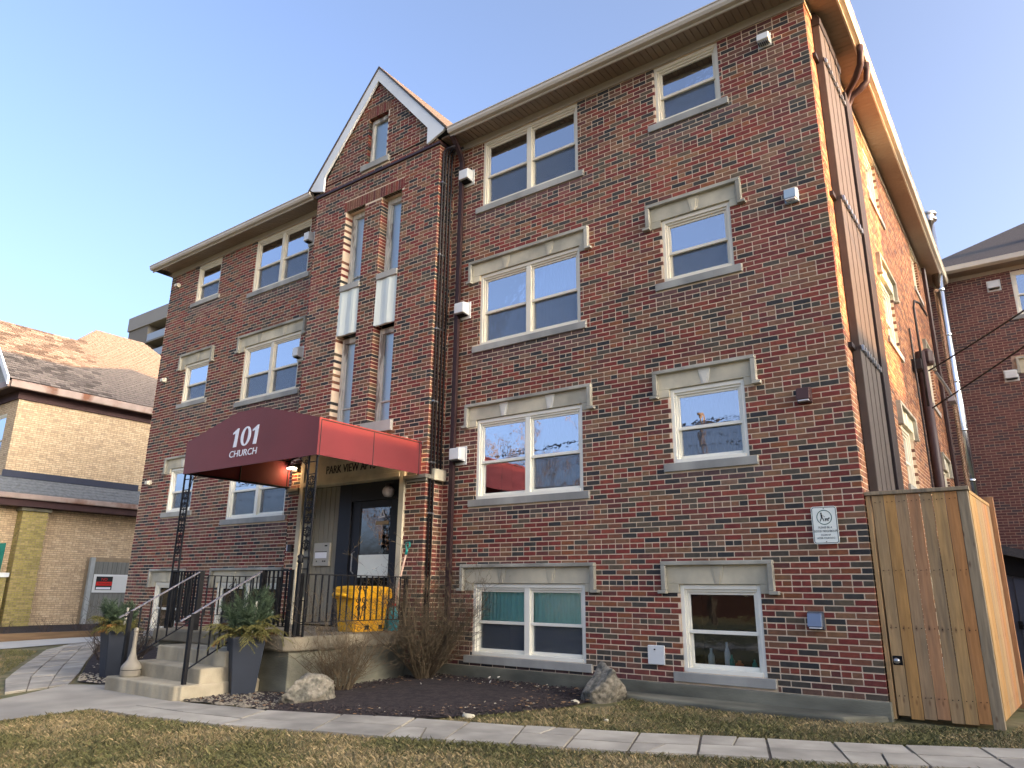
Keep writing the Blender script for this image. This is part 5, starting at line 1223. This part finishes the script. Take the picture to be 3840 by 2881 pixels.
nr = MB(); a, b, c, d = (-.75, NY-.45, 9.22), (9.4, NY-.45, 9.22), (9.4, 22.4, 9.22), (-.75, 22.4, 9.22); e, f = (4.3, 17.4, 12.9), (4.6, 17.4, 12.9)
nr.face([a, b, f, e]); nr.face([d, a, e]); nr.face([b, c, f]); nr.face([c, d, e, f]); nr.face([a, d, c, b]); nr.build('roof', M_shing, nb_, recalc=False)
MB().box(-.75, 9.4, NY-.44, NY, 9.10, 9.16).build('soffit', M_soffit, nb_); MB().prism([(NY-.44, 9.08), (NY-.55, 9.12), (NY-.56, 9.24), (NY-.44, 9.24)], -.75, 9.4, axis='x').build('gutter', M_fascia, nb_)
MB().box(-.3, 9, NY-.02, NY, 9.0, 9.10).build('frieze', M_frieze, nb_)
rvt = MB().box(2.55, 2.85, 13.0, 13.3, 10.1, 10.45).build('roof_vent', M_ventw, nb_, bevel=.02)
sh = thing('garden_shed', (2.2, 6.8, -.2), 'dark blue grey shed with sloping roof behind the wooden enclosure', 'shed')
MB().box(.80, 4.0, 5.6, 8.2, -.2, 1.50).build('wall', M_shed, sh); MB().prism([(.35, 1.98), (.35, 1.86), (4.2, -.1+.9), (4.2, 1.0)], 5.35, 8.4).build('roof', M_shing, sh); MB().prism([(.42, 1.84), (.42, 1.48), (4.1, .76), (4.1, .86)], 5.52, 5.60).build('gable', M_dark, sh)
MB().box(1.02, 2.0, 5.57, 5.60, -.18, 1.40).build('door', M_shed, sh, bevel=.01); MB().tube([(1.02, 5.56, .62), (1.02, 5.50, .62), (1.10, 5.50, .62)], .012, 6).box(.99, 1.05, 5.55, 5.57, .56, .68).build('handle', M_dark, sh)
fl = thing('steel_flue', (.30, 11.2, 0), 'shiny stainless steel flue pipe rising at the rear corner of the building', 'flue')
MB().lathe([(.125, 0), (.125, 10.4)], (.30, 11.2, 0), 20).build('pipe', M_steel, fl, smooth=True)
for z in (1.2, 2.4, 3.6, 4.8, 6.0, 7.2, 8.4): MB().lathe([(.13, 0), (.137, .02), (.137, .05), (.13, .07)], (.30, 11.2, z), 20).build('band', M_steel, fl, smooth=True)
MB().lathe([(.13, 0), (.20, .02), (.20, .07), (.15, .09), (.15, .16), (.21, .18), (.21, .22), (.0, .27)], (.30, 11.2, 10.35), 18).build('cowl', M_galv, fl)
ms = thing('service_mast', (.12, 7.0, 3), 'brown electric service mast with hooked head on the right side wall', 'mast')
MB().tube([(.10, 6.7, -.1), (.10, 6.7, 5.6)], .09, 10).build('conduit', M_pipe, ms, smooth=True)
MB().tube([(.16, 6.2, 4.4), (.16, 6.2, 6.35), (.18, 6.25, 6.5), (.24, 6.5, 6.52), (.30, 6.9, 6.38)], .022, 8).build('mast_pipe', M_cond, ms, smooth=True)
MB().box(.0, .16, 6.05, 6.35, 5.1, 5.3).build('mast_bracket', M_cond, ms); MB().lathe([(.10, 0), (.12, .05), (.12, .25), (.05, .32)], (.2, 6.8, 5.35), 10).build('splice_cover', M_pipe, ms)
MB().tube([(.05, 6.05, 5.9), (.05, 6.05, 2.0)], .018, 6).build('ground_wire', M_cond, ms)
MB().tube([(.3, 6.9, 5.2), (.4, 7.3, 5.0), (.45, 7.6, 4.85)], .03, 6).box(.38, .5, 7.5, 7.9, 4.75, 4.85).build('clamp', M_galv, ms)
for lab, p0, p1, p2 in (('upper black power cable running from the service mast across the brick wall', (.22, 6.5, 5.15), (1.82, 5.0, 5.52), (6.5, .6, 7.0)), ('lower black power cable running from the service mast across the brick wall', (.18, 6.6, 4.45), (1.74, 5.0, 4.93), (6.5, .3, 6.7))):
    t_ = .3; q0, q2 = Vector(p0), Vector(p2); qc = (Vector(p1)-q0*(1-t_)**2-q2*t_**2)/(2*t_*(1-t_)); pts = [q0*(1-k/16)**2+qc*(2*k/16*(1-k/16))+q2*(k/16)**2 for k in range(17)]
    tag(MB().tube(pts, .016, 6).build('power_cable', M_cable), lab, 'cable', 'power cables to the service mast')
# ------------------------------------------------------------------ the street side behind the camera: what the windows mirror and what shades the front yard
def tree(c, h, label, seed):
    r_ = random.Random(seed); t = thing('bare_tree', c, label, 'tree', 'bare street trees'); tr, br = MB(), MB()
    def grow(p, d, L, rad, lev):
        N = 5; pts = [p]; rs = [rad]
        for k in range(N): d = (d+Vector((r_.uniform(-.18, .18), r_.uniform(-.18, .18), r_.uniform(-.02, .14)))).normalized(); pts.append(pts[-1]+d*L/N); rs.append(max(rad*(1-.5*(k+1)/N), .016))
        (tr if lev == 0 else br).tube(pts, rs, 6 if lev < 2 else 3, caps=False)
        if lev < 5:
            for _ in range(4 if lev == 0 else r_.choice((2, 3, 3))):
                k = r_.randint(2, N); a = r_.uniform(0, 6.283); s = Vector((math.cos(a), math.sin(a), r_.uniform(-.1, .5))).normalized()
                grow(pts[k], (d*.8+s*.8).normalized(), L*r_.uniform(.55, .78), rs[k]*.62, lev+1)
    grow(Vector(c), Vector((0, 0, 1)), h*.36, h*.02, 0); tr.build('trunk', M_bark, t, recalc=False); br.build('crown', M_bark, t, recalc=False)
for i, (x, y, h) in enumerate(((-21, -25, 15), (-15.5, -31, 13), (-27.5, -25, 15), (-37, -30, 13), (-3, -33, 12), (6, -30, 12))):
    tree((x, y, -.4), h, ('wide', 'tall', 'old', 'far', 'narrow', 'corner')[i]+' bare street tree across the road from the apartment building', 60+i)
def plain_house(x0, x1, y0, y1, h, rh, label, m, along='x'):
    t = thing('street_house', ((x0+x1)/2, (y0+y1)/2, -.4), label, 'house'); MB().box(x0, x1, y0, y1, -.5, h).build('wall', m, t)
    if along == 'x': MB().prism([(y0-.4, h), (y1+.4, h), ((y0+y1)/2, h+rh)], x0-.4, x1+.4, axis='x').build('roof', M_shing, t)
    else: MB().prism([(x0-.4, h), (x1+.4, h), ((x0+x1)/2, h+rh)], y0-.4, y1+.4).build('roof', M_shing, t)
    for y, s in ((y1, 1), (y0, -1)):
        for k in range(3):
            for z in (1.0, 3.8):
                if z+1.5 > h: continue
                x = x0+(x1-x0)*(k+.5)/3; f = MB().box(x-.55, x+.55, y, y+s*.04, z, z+1.5).build('window', M_vinyl, t); MB().box(x-.47, x+.47, y+s*.041, y+s*.05, z+.08, z+1.42).build('pane', M_door, f)
M_hw = mat('house_siding', S(150, 140, 126), .9, .08, 2, .1); M_hb = mat('house_brick', S(96, 74, 66), .9, .12, 6, .2)
plain_house(-34, -24, -44, -36, 5.8, 3.4, 'siding house across the road opposite the left wing', M_hw)
plain_house(-18, -9, -45, -37, 5.6, 3.2, 'brick house across the road opposite the entrance', M_hb)
plain_house(-4, 6, -46, -38, 5.8, 3.6, 'siding house across the road opposite the right wing', M_hw)
plain_house(22, 32, 7.4, 20, 10.4, 2.4, 'unseen tall brick block added on the right to shade the rear side wall', M_hb, 'y')  # added out of view; height set by where shade ends on the side wall
plain_house(22, 31, -24, 6.9, 6.3, 1.6, 'unseen long brick terrace added on the right to shade the front yard', M_hb, 'y')  # unseen blocker, placed to keep low sun off yard and lower side wall
po = thing('utility_pole', (-11.4, -24.5, -.4), 'wooden utility pole with crossarm across the road', 'pole')
MB().tube([(-11.4, -24.5, -.5), (-11.4, -24.5, 9.6)], [.16, .11], 10).build('shaft', M_bark, po); MB().box(-12.5, -10.3, -24.56, -24.44, 8.9, 9.02).build('crossarm', M_bark, po)
ins = MB()
for x in (-12.4, -11.8, -11.0, -10.4): ins.lathe([(.03, 0), (.05, .05), (.03, .12)], (x, -24.5, 9.02), 8)
ins.build('insulator', M_galv, po, kind='stuff')
for i, z in enumerate((9.12, 9.12, 8.4, 7.9)):
    y = -24.5; x0 = (-12.4, -10.4, -11.4, -11.4)[i]
    tag(MB().tube([(x0-70+k*14, y+(.15*i), z-(.6*math.sin(math.pi*((k*14 % 35)/35)))) for k in range(11)], .025, 4).build('overhead_wire', M_cable), ('left upper', 'right upper', 'upper middle', 'lower')[i]+' overhead wire along the far side of the road', 'wire', 'overhead wires across the road')
def spruce(c, h, r, label, seed):
    r_ = random.Random(seed); t = thing('spruce_tree', c, label, 'tree'); MB().tube([(c[0], c[1], c[2]-.1), (c[0], c[1], c[2]+h)], [.2, .02], 8).build('trunk', M_bark, t)
    mb = MB()
    for _ in range(9000):
        k = r_.random()**1.4; z = c[2]+.6+k*(h-.7); rr = r*(1-k)**.8*math.sqrt(r_.uniform(.1, 1))*(1+.18*math.sin(z*4.2)); a = r_.uniform(0, 6.283)
        p = Vector((c[0]+rr*math.cos(a), c[1]+rr*math.sin(a), z)); d = Vector((math.cos(a), math.sin(a), r_.uniform(-.6, .1))).normalized()*r_.uniform(.25, .5); s = d.cross(Vector((r_.uniform(-1, 1), r_.uniform(-1, 1), 1))).normalized()*.09
        mb.face([p-s, p+s, p+d])
    mb.build('crown', M_pine, t, recalc=False)
